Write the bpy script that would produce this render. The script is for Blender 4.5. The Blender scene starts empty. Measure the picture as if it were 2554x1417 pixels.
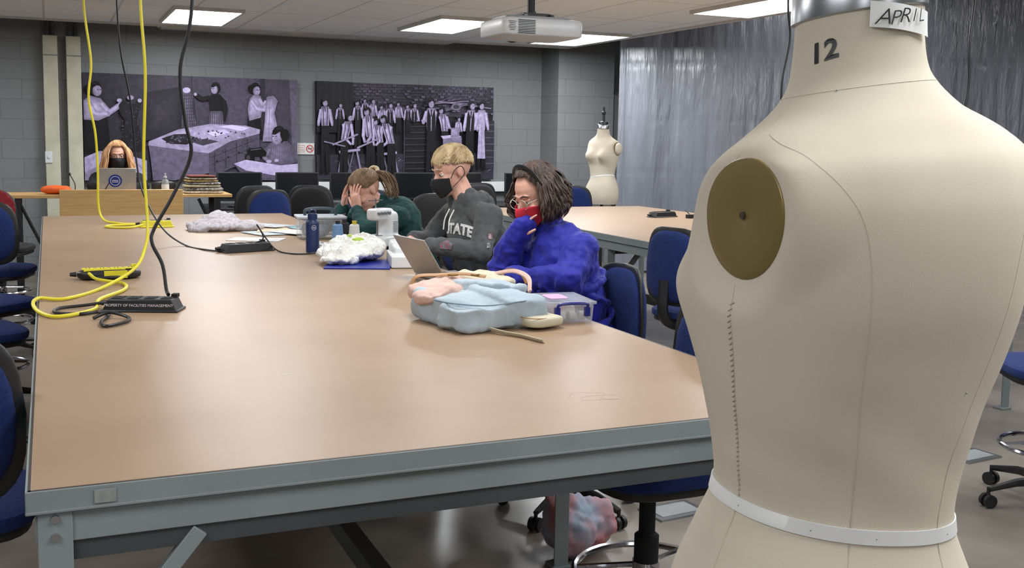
import bpy, bmesh, math, random
from mathutils import Vector, Matrix
from mathutils.bvhtree import BVHTree
random.seed(7)
SC = bpy.context.scene
COL = SC.collection
V = Vector
pi = math.pi

# ------------------------------------------------------------------ materials
def lin(c):
    c = c/255.0
    return c/12.92 if c <= .04045 else ((c+.055)/1.055)**2.4
def rgb(r, g, b):
    return (lin(r), lin(g), lin(b), 1)

def mat(name, c, rough=.6, metal=0, c2=None, nscale=6, bump=0, bscale=60, stretch=(1,1,1),
        trans=0, emit=0, alpha=1, coat=0, spec=.5, sheen=0, bdist=.01):
    m = bpy.data.materials.new(name); m.use_nodes = True
    nt = m.node_tree; N = nt.nodes; L = nt.links
    b = N['Principled BSDF']
    b.inputs['Roughness'].default_value = rough
    b.inputs['Metallic'].default_value = metal
    b.inputs['Specular IOR Level'].default_value = spec
    b.inputs['Transmission Weight'].default_value = trans
    b.inputs['Alpha'].default_value = alpha
    b.inputs['Coat Weight'].default_value = coat
    b.inputs['Sheen Weight'].default_value = sheen
    col = rgb(*c)
    b.inputs['Base Color'].default_value = col
    if emit:
        b.inputs['Emission Color'].default_value = col
        b.inputs['Emission Strength'].default_value = emit
    if c2 is None:
        c2 = tuple(max(0, x*.92) for x in c)
    tc = N.new('ShaderNodeTexCoord'); mp = N.new('ShaderNodeMapping')
    mp.inputs['Scale'].default_value = stretch
    L.new(tc.outputs['Object'], mp.inputs['Vector'])
    nz = N.new('ShaderNodeTexNoise'); nz.inputs['Scale'].default_value = nscale
    nz.inputs['Detail'].default_value = 5
    L.new(mp.outputs['Vector'], nz.inputs['Vector'])
    rp = N.new('ShaderNodeValToRGB')
    rp.color_ramp.elements[0].position = .35; rp.color_ramp.elements[1].position = .65
    rp.color_ramp.elements[0].color = col; rp.color_ramp.elements[1].color = rgb(*c2)
    L.new(nz.outputs['Fac'], rp.inputs['Fac'])
    L.new(rp.outputs['Color'], b.inputs['Base Color'])
    if bump:
        n2 = N.new('ShaderNodeTexNoise'); n2.inputs['Scale'].default_value = bscale
        n2.inputs['Detail'].default_value = 4
        L.new(mp.outputs['Vector'], n2.inputs['Vector'])
        bp = N.new('ShaderNodeBump'); bp.inputs['Strength'].default_value = bump
        bp.inputs['Distance'].default_value = bdist
        L.new(n2.outputs['Fac'], bp.inputs['Height'])
        L.new(bp.outputs['Normal'], b.inputs['Normal'])
    return m

def brick_mat(name, c, cm, bw, bh, mortar, axis='xz', rough=.5, bump=.4, offset=.5, var=.04):
    m = bpy.data.materials.new(name); m.use_nodes = True
    nt = m.node_tree; N = nt.nodes; L = nt.links
    b = N['Principled BSDF']; b.inputs['Roughness'].default_value = rough
    tc = N.new('ShaderNodeTexCoord'); sp = N.new('ShaderNodeSeparateXYZ'); cb = N.new('ShaderNodeCombineXYZ')
    L.new(tc.outputs['Object'], sp.inputs[0])
    if axis == 'xz':
        ad = N.new('ShaderNodeMath'); ad.operation = 'ADD'
        L.new(sp.outputs['X'], ad.inputs[0]); L.new(sp.outputs['Y'], ad.inputs[1])
        L.new(ad.outputs[0], cb.inputs['X']); L.new(sp.outputs['Z'], cb.inputs['Y'])
    else:
        L.new(sp.outputs['X'], cb.inputs['X']); L.new(sp.outputs['Y'], cb.inputs['Y'])
    br = N.new('ShaderNodeTexBrick')
    br.inputs['Scale'].default_value = 1
    br.inputs['Brick Width'].default_value = bw; br.inputs['Row Height'].default_value = bh
    br.inputs['Mortar Size'].default_value = mortar; br.inputs['Mortar Smooth'].default_value = .3
    br.offset = offset
    br.inputs['Color1'].default_value = rgb(*c)
    br.inputs['Color2'].default_value = rgb(*[x*(1-var) for x in c])
    br.inputs['Mortar'].default_value = rgb(*cm)
    L.new(cb.outputs[0], br.inputs['Vector'])
    L.new(br.outputs['Color'], b.inputs['Base Color'])
    nz = N.new('ShaderNodeTexNoise'); nz.inputs['Scale'].default_value = 90
    L.new(tc.outputs['Object'], nz.inputs['Vector'])
    mx = N.new('ShaderNodeMath'); mx.operation = 'MULTIPLY_ADD'
    mx.inputs[1].default_value = -1.0
    L.new(br.outputs['Fac'], mx.inputs[0])
    ms = N.new('ShaderNodeMath'); ms.operation = 'MULTIPLY'; ms.inputs[1].default_value = .25
    L.new(nz.outputs['Fac'], ms.inputs[0]); L.new(ms.outputs[0], mx.inputs[2])
    bp = N.new('ShaderNodeBump'); bp.inputs['Strength'].default_value = bump; bp.inputs['Distance'].default_value = .01
    L.new(mx.outputs[0], bp.inputs['Height']); L.new(bp.outputs['Normal'], b.inputs['Normal'])
    return m

def attr_mat(name, rough=.45):
    m = bpy.data.materials.new(name); m.use_nodes = True
    nt = m.node_tree; b = nt.nodes['Principled BSDF']; b.inputs['Roughness'].default_value = rough
    b.inputs['Specular IOR Level'].default_value = .25
    a = nt.nodes.new('ShaderNodeAttribute'); a.attribute_name = 'ink'
    nz = nt.nodes.new('ShaderNodeTexNoise'); nz.inputs['Scale'].default_value = 22; nz.inputs['Detail'].default_value = 8
    tc = nt.nodes.new('ShaderNodeTexCoord'); nt.links.new(tc.outputs['Object'], nz.inputs['Vector'])
    mx = nt.nodes.new('ShaderNodeMixRGB'); mx.blend_type = 'OVERLAY'; mx.inputs[0].default_value = .6
    nt.links.new(a.outputs['Color'], mx.inputs[1]); nt.links.new(nz.outputs['Fac'], mx.inputs[2])
    nt.links.new(mx.outputs[0], b.inputs['Base Color'])
    return m

# ------------------------------------------------------------------ mesh builder
class MB:
    def __init__(s, M=None):
        s.v = []; s.f = []; s.m = []; s.c = []; s.M = M or Matrix.Identity(4)
    def add(s, vs, fs, mi=0, col=None):
        o = len(s.v)
        s.v += [s.M @ V(p) for p in vs]
        for f in fs:
            s.f.append([i+o for i in f]); s.m.append(mi); s.c.append(col)
        return s
    def box(s, c, d, mi=0, rz=0, R=None, taper=1):
        c = V(c); x, y, z = d[0]/2, d[1]/2, d[2]/2
        Rm = R or Matrix.Rotation(rz, 3, 'Z')
        vs = []
        for k, sz in enumerate((-z, z)):
            t = 1 if k == 0 else taper
            for sx, sy in ((-x,-y),(x,-y),(x,y),(-x,y)):
                vs.append(c + Rm @ V((sx*t, sy*t, sz)))
        return s.add(vs, [(3,2,1,0),(4,5,6,7),(0,1,5,4),(1,2,6,5),(2,3,7,6),(3,0,4,7)], mi)
    def ring(s, p, a, b, seg):
        return [p + a*math.cos(2*pi*i/seg) + b*math.sin(2*pi*i/seg) for i in range(seg)]
    def loft(s, rings, mi=0, caps=True):
        n = len(rings[0]); vs = [p for r in rings for p in r]; fs = []
        for k in range(len(rings)-1):
            for i in range(n):
                j = (i+1) % n
                fs.append((k*n+i, k*n+j, (k+1)*n+j, (k+1)*n+i))
        if caps:
            fs.append(tuple(reversed(range(n)))); fs.append(tuple(range((len(rings)-1)*n, len(rings)*n)))
        return s.add(vs, fs, mi)
    def tube(s, pts, r, seg=8, mi=0, flat=1, caps=True):
        pts = [V(p) for p in pts]; n = len(pts)
        rs = r if isinstance(r, (list, tuple)) else [r]*n
        t0 = (pts[1]-pts[0]).normalized()
        a = t0.orthogonal().normalized()
        rings = []
        for i, p in enumerate(pts):
            t = (pts[min(i+1, n-1)]-pts[max(i-1, 0)])
            if t.length < 1e-9: t = t0
            t = t.normalized()
            a = (a - t*a.dot(t))
            a = a.normalized() if a.length > 1e-6 else t.orthogonal().normalized()
            b = t.cross(a)
            rings.append(s.ring(p, a*rs[i], b*rs[i]*flat, seg))
        return s.loft(rings, mi, caps)
    def cyl(s, p0, p1, r0, r1=None, seg=20, mi=0):
        return s.tube([p0, p1], [r0, r0 if r1 is None else r1], seg, mi)
    def caps_(s, p0, r0, p1, r1, seg=12, mi=0):
        p0 = V(p0); p1 = V(p1); d = (p1-p0)
        d = d.normalized() if d.length > 1e-9 else V((0,0,1))
        pts = []; rs = []
        for k in range(5):
            a = (pi/2)*(k/4.0) - pi/2
            pts.append(p0 + d*r0*math.sin(a)); rs.append(max(r0*math.cos(a), r0*.08))
        for k in range(5):
            a = (pi/2)*(k/4.0)
            pts.append(p1 + d*r1*math.sin(a)); rs.append(max(r1*math.cos(a), r1*.08))
        return s.tube(pts, rs, seg, mi)
    def sup(s, c, r, e1=1.0, e2=1.0, mi=0, rz=0, R=None, seg=28, rings=14):
        c = V(c); Rm = R or Matrix.Rotation(rz, 3, 'Z')
        def pw(x, e): return math.copysign(abs(x)**e, x)
        vs = [c + Rm @ V((0,0,-r[2]))]
        for k in range(1, rings):
            a = -pi/2 + pi*k/rings
            for i in range(seg):
                t = 2*pi*i/seg
                vs.append(c + Rm @ V((r[0]*pw(math.cos(a), e1)*pw(math.cos(t), e2),
                                      r[1]*pw(math.cos(a), e1)*pw(math.sin(t), e2), r[2]*pw(math.sin(a), e1))))
        vs.append(c + Rm @ V((0,0,r[2]))); fs = []
        for i in range(seg):
            fs.append((0, 1+(i+1) % seg, 1+i))
        for k in range(rings-2):
            for i in range(seg):
                j = (i+1) % seg; o = 1+k*seg
                fs.append((o+i, o+j, o+seg+j, o+seg+i))
        o = 1+(rings-2)*seg
        for i in range(seg):
            fs.append((o+i, o+(i+1) % seg, len(vs)-1))
        return s.add(vs, fs, mi)
    def ell(s, c, r, R=None, mi=0):
        return s.sup(c, r, 1, 1, mi, 0, R, 20, 12)
    def lathe(s, prof, c=(0,0,0), seg=28, mi=0, caps=True):
        c = V(c)
        return s.loft([s.ring(c+V((0,0,z)), V((r,0,0)), V((0,r,0)), seg) for r, z in prof], mi, caps)
    def torus(s, c, R, r, a=V((1,0,0)), b=V((0,1,0)), seg=32, mi=0, sub=8, arc=(0, 2*pi)):
        c = V(c); full = abs(arc[1]-arc[0]-2*pi) < 1e-6
        n = seg if full else seg+1
        rings = []; nn = a.cross(b).normalized()
        for i in range(n):
            t = arc[0]+(arc[1]-arc[0])*i/seg
            d = a*math.cos(t)+b*math.sin(t)
            p = c+d*R
            rings.append(s.ring(p, d.normalized()*r, nn*r, sub))
        if full: rings.append(rings[0])
        return s.loft(rings, mi, not full)
    def grid(s, fn, nu, nv, mi=0):
        vs = [fn(i/nu, j/nv) for j in range(nv+1) for i in range(nu+1)]
        fs = [(j*(nu+1)+i, j*(nu+1)+i+1, (j+1)*(nu+1)+i+1, (j+1)*(nu+1)+i) for j in range(nv) for i in range(nu)]
        return s.add(vs, fs, mi)
    def mesh(s, name, off=None, smooth=True, ang=38):
        me = bpy.data.meshes.new(name)
        vs = s.v if off is None else [p-off for p in s.v]
        me.from_pydata([tuple(p) for p in vs], [], s.f)
        for i, p in enumerate(me.polygons): p.material_index = s.m[i]
        if any(c is not None for c in s.c):
            at = me.color_attributes.new('ink', 'FLOAT_COLOR', 'CORNER')
            for i, p in enumerate(me.polygons):
                cc = s.c[i] or (1,1,1,1)
                for li in p.loop_indices: at.data[li].color = cc
        bm = bmesh.new(); bm.from_mesh(me)
        bmesh.ops.recalc_face_normals(bm, faces=bm.faces)
        if smooth:
            for f in bm.faces: f.smooth = True
            for e in bm.edges:
                if len(e.link_faces) == 2 and e.calc_face_angle(0) > math.radians(ang): e.smooth = False
        bm.to_mesh(me); bm.free()
        return me
    def obj(s, name, parent=None, mats=(), world=False, bevel=0, smooth=True, sub=0, label=None,
            remesh=0, smit=0, disp=0, dscale=.1, solid=0, ang=38, loc=None):
        off = None
        if world and parent is not None:
            off = TL[parent.name]
        me = s.mesh(name, off, smooth, ang)
        ms = mats if isinstance(mats, (list, tuple)) else [mats]
        for m in ms: me.materials.append(m)
        o = bpy.data.objects.new(name, me); COL.objects.link(o)
        if parent is not None: o.parent = parent
        if loc is not None: o.location = loc
        if label: o['label'] = label
        if solid:
            k = o.modifiers.new('s', 'SOLIDIFY'); k.thickness = solid; k.offset = 1
        if bevel:
            k = o.modifiers.new('b', 'BEVEL'); k.width = bevel; k.segments = 2; k.limit_method = 'ANGLE'
            k.angle_limit = math.radians(40)
        if remesh:
            k = o.modifiers.new('r', 'REMESH'); k.mode = 'VOXEL'; k.voxel_size = remesh; k.use_smooth_shade = True
        if smit:
            k = o.modifiers.new('sm', 'SMOOTH'); k.factor = .5; k.iterations = smit
        if sub:
            k = o.modifiers.new('ss', 'SUBSURF'); k.levels = sub; k.render_levels = sub
        if disp:
            ds = disp if isinstance(disp, (list, tuple)) else [(disp, dscale)]
            for st, sc_ in ds:
                tx = bpy.data.textures.new('cl', 'CLOUDS'); tx.noise_scale = sc_; tx.noise_depth = 1
                k = o.modifiers.new('d', 'DISPLACE'); k.texture = tx; k.strength = st; k.mid_level = .5
        return o
TL = {}
def thing(name, label, cat, loc=(0,0,0), rz=0, group=None):
    o = bpy.data.objects.new(name, None); o.empty_display_size = .1
    COL.objects.link(o); o.location = loc; o.rotation_euler = (0,0,rz)
    o['label'] = label; o['category'] = cat
    if group: o['group'] = group
    TL[o.name] = V(loc)
    return o
def single(o, label, cat, group=None):
    o['label'] = label; o['category'] = cat
    if group: o['group'] = group
    return o
def dup(src, loc, rz=0, label=None, group=None):
    n = src.copy(); COL.objects.link(n); n.location = loc; n.rotation_euler = (0,0,rz)
    if label: n['label'] = label
    if group: n['group'] = group
    def rec(a, b):
        for ch in list(a.children):
            c = ch.copy(); COL.objects.link(c); c.parent = b
            rec(ch, c)
    rec(src, n)
    return n
def catmull(P, k=8):
    P = [V(p) for p in P]; out = []
    Q = [P[0]*2-P[1]] + P + [P[-1]*2-P[-2]]
    for i in range(1, len(Q)-2):
        a, b, c, d = Q[i-1], Q[i], Q[i+1], Q[i+2]
        for j in range(k):
            t = j/k
            out.append(.5*((2*b)+(c-a)*t+(2*a-5*b+4*c-d)*t*t+(3*b-a-3*c+d)*t**3))
    out.append(P[-1]); return out
def text_geo(body, size, space=1.0, bold=0, shear=0):
    cu = bpy.data.curves.new('tt', 'FONT'); cu.body = body; cu.size = size
    cu.align_x = 'CENTER'; cu.align_y = 'CENTER'; cu.space_character = space; cu.resolution_u = 3
    cu.offset = bold; cu.shear = shear
    o = bpy.data.objects.new('tt', cu); COL.objects.link(o)
    bpy.context.view_layer.update()
    dg = bpy.context.evaluated_depsgraph_get()
    me = bpy.data.meshes.new_from_object(o.evaluated_get(dg))
    vs = [v.co.copy() for v in me.vertices]; fs = [tuple(p.vertices) for p in me.polygons]
    bpy.data.objects.remove(o); bpy.data.meshes.remove(me); bpy.data.curves.remove(cu)
    return vs, fs
def structure(o):
    o['kind'] = 'structure'; return o

# palette
M_wall = brick_mat('painted_block', (126,129,131), (110,113,115), .406, .203, .005, bump=.25)
M_black = mat('black_plastic', (22,22,24), .45, c2=(28,28,30))
M_blackm = mat('black_matte', (20,20,22), .8)
M_steel = mat('grey_painted_steel', (130,139,139), .45, c2=(120,128,129), nscale=4, bump=.05)
M_chrome = mat('chrome', (200,200,205), .15, 1)
M_blue = mat('blue_upholstery', (22,44,104), .95, c2=(15,34,84), nscale=90, bump=.3, bscale=300)
M_white = mat('white_plastic', (222,224,224), .35, c2=(214,216,218))
M_paper = mat('paper', (230,230,228), .8)
M_cream = mat('cream_raceway', (205,203,182), .5)
M_skin = mat('skin', (222,174,154), .5, c2=(214,160,140), nscale=9, bump=.05, bscale=120)
M_yellow = mat('yellow_rubber', (226,214,50), .45, c2=(214,200,40))
M_wood = mat('light_wood', (208,170,112), .4, c2=(196,154,96), nscale=3, stretch=(2,20,30))
M_tan = mat('tan_laminate', (165,139,113), .37, c2=(157,130,104), nscale=2.2, bump=.02, bscale=300, spec=.45)
M_red = mat('red_cloth', (128,20,28), .85)

# ------------------------------------------------------------------ room shell
def slab(name, c, d, m):
    return structure(MB().box(c, d).obj(name, None, m, smooth=False))
M_floor = mat('polished_concrete', (142,134,124), .24, c2=(108,101,93), nscale=1.6, bump=.03, bscale=30, spec=.5)
slab('floor', (4.5,4.0,-.05), (17.4,16.4,.1), M_floor)
slab('wall_back', (4.5,12.1,1.7), (17.4,.2,3.4), M_wall)
slab('wall_left', (-4.1,4,1.7), (.2,16.4,3.4), M_wall)
slab('wall_right', (13.1,4,1.7), (.2,16.4,3.4), M_wall)
slab('wall_front', (4.5,-4.1,1.7), (17.4,.2,3.4), M_wall)
slab('trim_1', (6.02,11.76,1.7), (.76,.48,3.4), M_wall)
M_tile = brick_mat('ceiling_tile', (238,244,250), (204,208,212), .61, 1.22, .012, axis='xy', rough=.9, bump=.1, offset=0, var=.01)
slab('ceiling', (4.5,4.0,3.45), (17.4,16.4,.1), mat('upper_ceiling', (92,94,98), .9))
structure(MB().box((.85,3.7,2.66), (9.6,15.4,.12)).obj('trim_2', None, M_tile, smooth=False))
structure(MB().box((.85,11.42,2.68), (9.66,.04,.2)).box((5.67,3.7,2.68),(.04,15.44,.2)).obj('trim_3', None, mat('fascia_white', (206,206,204), .6), smooth=False))

# lamps
M_lamp = mat('lamp_diffuser', (250,252,255), .5, emit=9)
M_frame = mat('lamp_frame', (215,215,212), .5)
def troffer(x, y, w=.56, l=1.24, P=33.5, vis=True):
    if vis:
        t = thing('ceiling_light', 'recessed rectangular fluorescent ceiling light, switched on', 'ceiling light', (x,y,2.57), group='recessed ceiling lights')
        MB().box((0,0,.012), (w,l,.012)).obj('diffuser', t, M_lamp)
        fr = MB()
        for sx in (-1,1): fr.box((sx*(w/2+.012),0,.014), (.024,l+.048,.03))
        for sy in (-1,1): fr.box((0,sy*(l/2+.012),.014), (w,.024,.03))
        fr.obj('frame', t, M_frame)
    ld = bpy.data.lights.new('lamp', 'AREA'); ld.shape = 'RECTANGLE'; ld.size = w; ld.size_y = l; ld.energy = P
    ld.color = (.96,.98,1)
    lo = bpy.data.objects.new('lamp', ld); lo.location = (x,y,2.555); COL.objects.link(lo)
for x, y in ((1.33,10.3),(3.57,9.75),(5.26,10.3),(5.27,7.03)):
    troffer(x, y)
for x, y in ((-1.6,10.3),(-1.2,6.9),(1.33,6.9),(3.4,6.9),(-1.2,3.6),(1.33,3.6),(3.4,3.6),(5.26,3.6),(-1.2,.4),(1.33,.4),(3.4,.4),(5.26,.4),(1.2,-2.4),(-1.4,-2.4)):
    troffer(x, y, vis=False)
for x, y in ((7.0,8.2),(8.2,5.2),(8,1.5),(9.5,10.5)):  # unseen area lights without fixtures, one added to brighten the curtain's front
    ld = bpy.data.lights.new('lamp', 'AREA'); ld.shape = 'RECTANGLE'; ld.size = .6; ld.size_y = 1.2; ld.energy = 26
    lo = bpy.data.objects.new('lamp', ld); lo.location = (x,y,3.3); COL.objects.link(lo)

# projection screen case
sc = MB().box((2.75,11.90,2.64), (3.25,.20,.075)).cyl((1.12,11.86,2.64),(1.09,11.86,2.64),.03).cyl((4.38,11.86,2.64),(4.41,11.86,2.64),.03).obj('projection_screen', None, M_white, bevel=.01)
single(sc, 'rolled-up projection screen in a long white case on the wall', 'projection screen')

# vertical raceways
for i,(x,z0,z1) in enumerate(((.05,.0,2.48),(.27,.0,2.48))):
    t = thing('cable_raceway', 'tall cream metal cable raceway on the block wall' + (' with switch plate' if i==0 else ''), 'raceway', (x,11.9,0), group='raceways on the wall')
    MB().box((0,.05,1.24), (.14,.1,2.48)).obj('cover', t, M_cream, bevel=.006)
    MB().box((-.03,.07,2.94), (.04,.04,.92)).box((.03,.07,2.94), (.03,.03,.92)).obj('conduit', t, mat('dark_conduit', (80,84,86), .5), bevel=.005)
    MB().box((.0,-.003,2.28),(.142,.008,.01)).obj('seam', t, M_steel)
    if i == 0:
        MB().box((-.04,-.006,1.24), (.07,.012,.12)).box((-.04,-.016,1.24),(.02,.012,.03)).obj('switch_plate', t, M_white, bevel=.003)

# wall outlet raceway
x0, x1 = 1.75, 5.6
t = thing('outlet_raceway', 'long white surface raceway with power outlets along the wall', 'raceway', ((x0+x1)/2,11.96,.92))
MB().box((0,0,0), (x1-x0,.08,.12)).obj('channel', t, M_white, bevel=.005)
for k in range(7):
    xx = -(x1-x0)/2+.3+k*.53
    MB().box((xx,-.045,0), (.11,.012,.07)).box((xx-.025,-.053,0),(.012,.004,.02),1).box((xx+.025,-.053,0),(.012,.004,.02),1).obj('outlet', t, [M_paper, M_black])
# ------------------------------------------------------------------ posters
M_ink = attr_mat('printed_picture')
def grey(g, tint=(.95,.90,1.10)):
    return rgb(min(255,g*tint[0]), min(255,g*tint[1]), min(255,g*tint[2]))
class Pic:
    def __init__(s, u0, u1, vt0, vt1, vb, x0, x1, z0, z1, y):
        s.a = (u0,u1,vt0,vt1,vb,x0,x1,z0,z1,y); s.mb = MB(); s.k = 0
    def P(s, u, v, k):
        u0,u1,vt0,vt1,vb,x0,x1,z0,z1,y = s.a
        f = (u-u0)/(u1-u0); f = min(1,max(0,f)); vt = vt0+(vt1-vt0)*f
        g = min(1,max(0,(v-vt)/(vb-vt)))
        return V((x0+(x1-x0)*f, y-.00006*k, z1-(z1-z0)*g))
    def poly(s, pts, g):
        s.k += 1
        s.mb.add([s.P(u,v,s.k) for u,v in pts], [tuple(range(len(pts)))], 0, grey(g))
    def soft(s, pts, g, edge=None, n=5, sh=.72):
        cx = sum(p[0] for p in pts)/len(pts); cy = sum(p[1] for p in pts)/len(pts)
        for k in range(n):
            f = 1-.17*k; gg = g*(sh+(1-sh)*k/(n-1))
            s.poly([(cx+(u-cx)*f-.9*k, cy+(v-cy)*f-.7*k) for u,v in pts], gg)
    def circ(s, u, v, ru, rv, g, n=14):
        s.poly([(u+ru*math.cos(2*pi*i/n), v+rv*math.sin(2*pi*i/n)) for i in range(n)], g)
    def line(s, u0, v0, u1, v1, w, g):
        d = V((u1-u0, v1-v0)); L = max(d.length, .1); nx, ny = -d.y/L*w/2, d.x/L*w/2
        s.poly([(u0+nx,v0+ny),(u1+nx,v1+ny),(u1-nx,v1-ny),(u0-nx,v0-ny)], g)
    def limb(s, pts, w, g):
        for (a,b),(c,d) in zip(pts, pts[1:]):
            s.line(a,b,c,d,w,g*.78); s.circ(c,d,w/2,w/2,g*.78,8)
        for (a,b),(c,d) in zip(pts, pts[1:]): s.line(a-.6,b-.6,c-.6,d-.6,w*.66,g*.9)
        for (a,b),(c,d) in zip(pts, pts[1:]): s.line(a-.8,b-.8,c-.8,d-.8,w*.36,g)
    def head(s, u, v, r, face=-1, hair=18, tone=172, bun=0):
        s.circ(u, v-r*.15, r*.98, r*1.18, hair)
        if bun: s.circ(u-face*r*.9, v-r*.1, r*.6, r*.8, hair)
        s.circ(u+face*r*.28, v+r*.25, r*.74, r*.96, tone*.72)
        s.circ(u+face*r*.34, v+r*.20, r*.64, r*.86, tone*.9)
        s.circ(u+face*r*.42, v+r*.15, r*.48, r*.66, tone)
        s.poly([(u-r*.98,v-r*.2),(u-r*.6,v-r*1.15),(u+r*.5,v-r*1.2),(u+r*.93,v-r*.55),(u+r*.2,v-r*.62),(u-r*.5,v-r*.15)], hair)
        s.line(u-r*.4, v-r*.95, u+r*.4, v-r*1.0, r*.14, hair+30)
        for q in ((-.1,.0),(.5,.0)) if face == 0 else ((face*.40,.0),(face*.80,.0)):
            s.line(u+q[0]*r-r*.14, v+r*.05, u+q[0]*r+r*.14, v+r*.05, r*.14, tone*.45)
        s.line(u+face*r*.5, v+r*.15, u+face*r*.55, v+r*.42, r*.10, tone*.75)
        s.line(u+face*r*.4-r*.12, v+r*.64, u+face*r*.4+r*.2, v+r*.64, r*.09, tone*.6)
def poster(label, pic, name='wall_poster'):
    u0,u1,vt0,vt1,vb,x0,x1,z0,z1,y = pic.a
    t = thing(name, label, 'poster', ((x0+x1)/2, 11.985, (z0+z1)/2), group='photo panels on the block wall')
    MB().box((0,0,0),(x1-x0,.028,z1-z0)).obj('panel', t, mat('panel_board', (60,56,72), .5))
    pic.mb.obj('printed_picture', t, M_ink, world=True, smooth=False)
p = Pic(205,737,180,198,450,.35,2.58,1.0,2.12,11.969)
for i in range(60):
    for j in range(12):
        ua = 205+i*532/60; ub = ua+532/60+.3; va = 172+j*24; vb_ = va+24.3
        f = i/60
        tone = 74+24*math.exp(-((f-.72)/.2)**2)*(1-j*.04)-14*math.exp(-((f-.1)/.15)**2)-j*1.4
        p.poly([(ua,va),(ub,va),(ub,vb_),(ua,vb_)], tone)
p.soft([(350,230),(440,215),(440,340),(350,350)], 60)
p.line(466,184,466,300,1.2,44)
p.poly([(205,330),(260,320),(350,345),(350,455),(205,455)], 50)
p.poly([(640,190),(652,190),(652,330),(640,330)], 58)
p.poly([(716,195),(737,195),(737,400),(724,400)], 104)
p.soft([(206,270),(238,262),(262,300),(268,385),(205,385)], 24)
p.soft([(206,250),(222,238),(246,245),(258,262),(262,290),(240,300),(206,298)], 205)
p.limb([(248,258),(266,280),(290,262)], 13, 205); p.limb([(284,268),(292,254)], 6, 190)
p.limb([(218,256),(232,284),(262,284)], 13, 212)
p.head(234,222,15,1,14,180,1)
p.soft([(288,262),(298,248),(308,258),(326,258),(334,246),(344,252),(338,272),(330,300),(338,330),(342,378),(288,378),(294,330),(302,300),(290,280)], 40)
for i in range(90):
    uu = 293+random.random()*44; p.circ(uu,262+random.random()*112,1.8,1.4,random.choice((24,60,84,70)),7)
p.circ(316,243,8,6,175); p.circ(290,250,6,5,190); p.circ(338,250,5,5,190)
p.soft([(436,232),(448,222),(462,226),(470,240),(466,270),(480,318),(436,330),(442,268)], 120)
for i in range(8): p.line(438+i*4.4,235,438+i*5.6,324,1.3,50)
for i in range(11): p.line(438,238+i*8,470+i*.8,236+i*8,1.3,56)
p.circ(452,224,10,7,215)
p.soft([(505,240),(520,232),(536,234),(549,250),(550,290),(540,312),(512,310),(508,262)], 22)
p.limb([(508,242),(490,246),(476,236)], 11, 26); p.limb([(546,250),(550,272),(544,296)], 10, 30)
p.soft([(510,276),(540,276),(546,316),(506,316)], 130)
for i in range(7): p.line(512+i*5,278,509+i*6,316,1.5,60)
p.head(525,219,12,-1,16,182); p.circ(474,234,4,4,195)
p.soft([(606,292),(636,284),(646,345),(602,345)], 26)
p.soft([(612,244),(624,234),(640,238),(646,262),(640,292),(610,300),(606,270)], 205)
p.limb([(636,246),(650,268),(662,258)], 11, 205); p.limb([(616,250),(632,272),(654,272)], 11, 212)
p.head(626,222,13,1,14,182,1)
p.soft([(652,262),(656,240),(672,236),(685,250),(676,280),(684,318),(682,352),(644,352),(650,300)], 205)
p.line(664,240,660,345,1.3,140); p.line(675,262,677,345,1.3,150); p.circ(665,234,8,5,70); p.limb([(654,250),(646,262)],8,196)
p.poly([(358,352),(430,322),(510,308),(600,312),(638,322),(636,332),(560,352),(505,382),(356,362)], 168)
p.poly([(380,352),(440,326),(520,312),(600,318),(540,345),(500,368)], 182)
p.poly([(357,362),(505,382),(505,432),(420,450),(366,450),(362,400)], 108)
p.poly([(505,382),(560,352),(636,332),(636,400),(600,405),(560,420),(505,448)], 84)
for i in range(4):
    p.line(520+i*28,378-i*11,520+i*28,430-i*10,2,50)
    p.line(512+i*28,392-i*11,536+i*28,383-i*11,2,50)
    p.line(512+i*28,410-i*11,536+i*28,401-i*11,2,50)
    p.circ(526+i*28,402-i*11,3,2,20)
p.soft([(388,345),(420,334),(450,333),(480,345),(450,360),(410,358)], 46)
for i in range(24): p.circ(400+random.random()*70,338+random.random()*18,3,2,random.choice((30,80,110)),7)
p.poly([(500,330),(545,322),(560,330),(520,340)], 225); p.poly([(530,315),(565,310),(610,318),(590,326),(560,320)], 232)
p.poly([(455,350),(500,345),(530,352),(490,362)], 70)
for i in range(40): p.circ(470+random.random()*130,325+random.random()*25,2.4,1.4,random.choice((60,110,220,40)),7)
p.soft([(640,378),(668,352),(700,345),(722,362),(734,404),(700,414),(650,412),(660,385)], 132)
for i in range(12): p.line(664+i*5,354+abs(i-6),656+i*6.5,404,1,98)
p.limb([(664,372),(648,392),(662,404)], 12, 138)
p.head(687,338,19,-1,12,174,1); p.circ(700,334,10,14,12)
p.soft([(604,372),(640,366),(655,380),(652,390),(620,390),(624,410),(602,408)], 14); p.circ(606,392,9,11,16); p.circ(606,392,5,6,70); p.line(612,374,640,370,1.5,120)
p.circ(660,402,7,4,190); p.circ(680,400,6,4,190)
p.poly([(568,408),(600,398),(690,412),(737,408),(737,432),(690,440),(600,425)], 204)
p.poly([(568,408),(600,425),(690,440),(737,432),(737,452),(600,452)], 92)
p.poly([(205,392),(240,376),(300,384),(352,400),(352,455),(205,455)], 186)
p.poly([(205,430),(260,400),(270,455),(205,455)], 150); p.line(240,376,300,455,1.5,130); p.line(300,384,352,430,1.5,140)
poster('black-and-white photo panel of women draping garments around a table', p)

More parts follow.
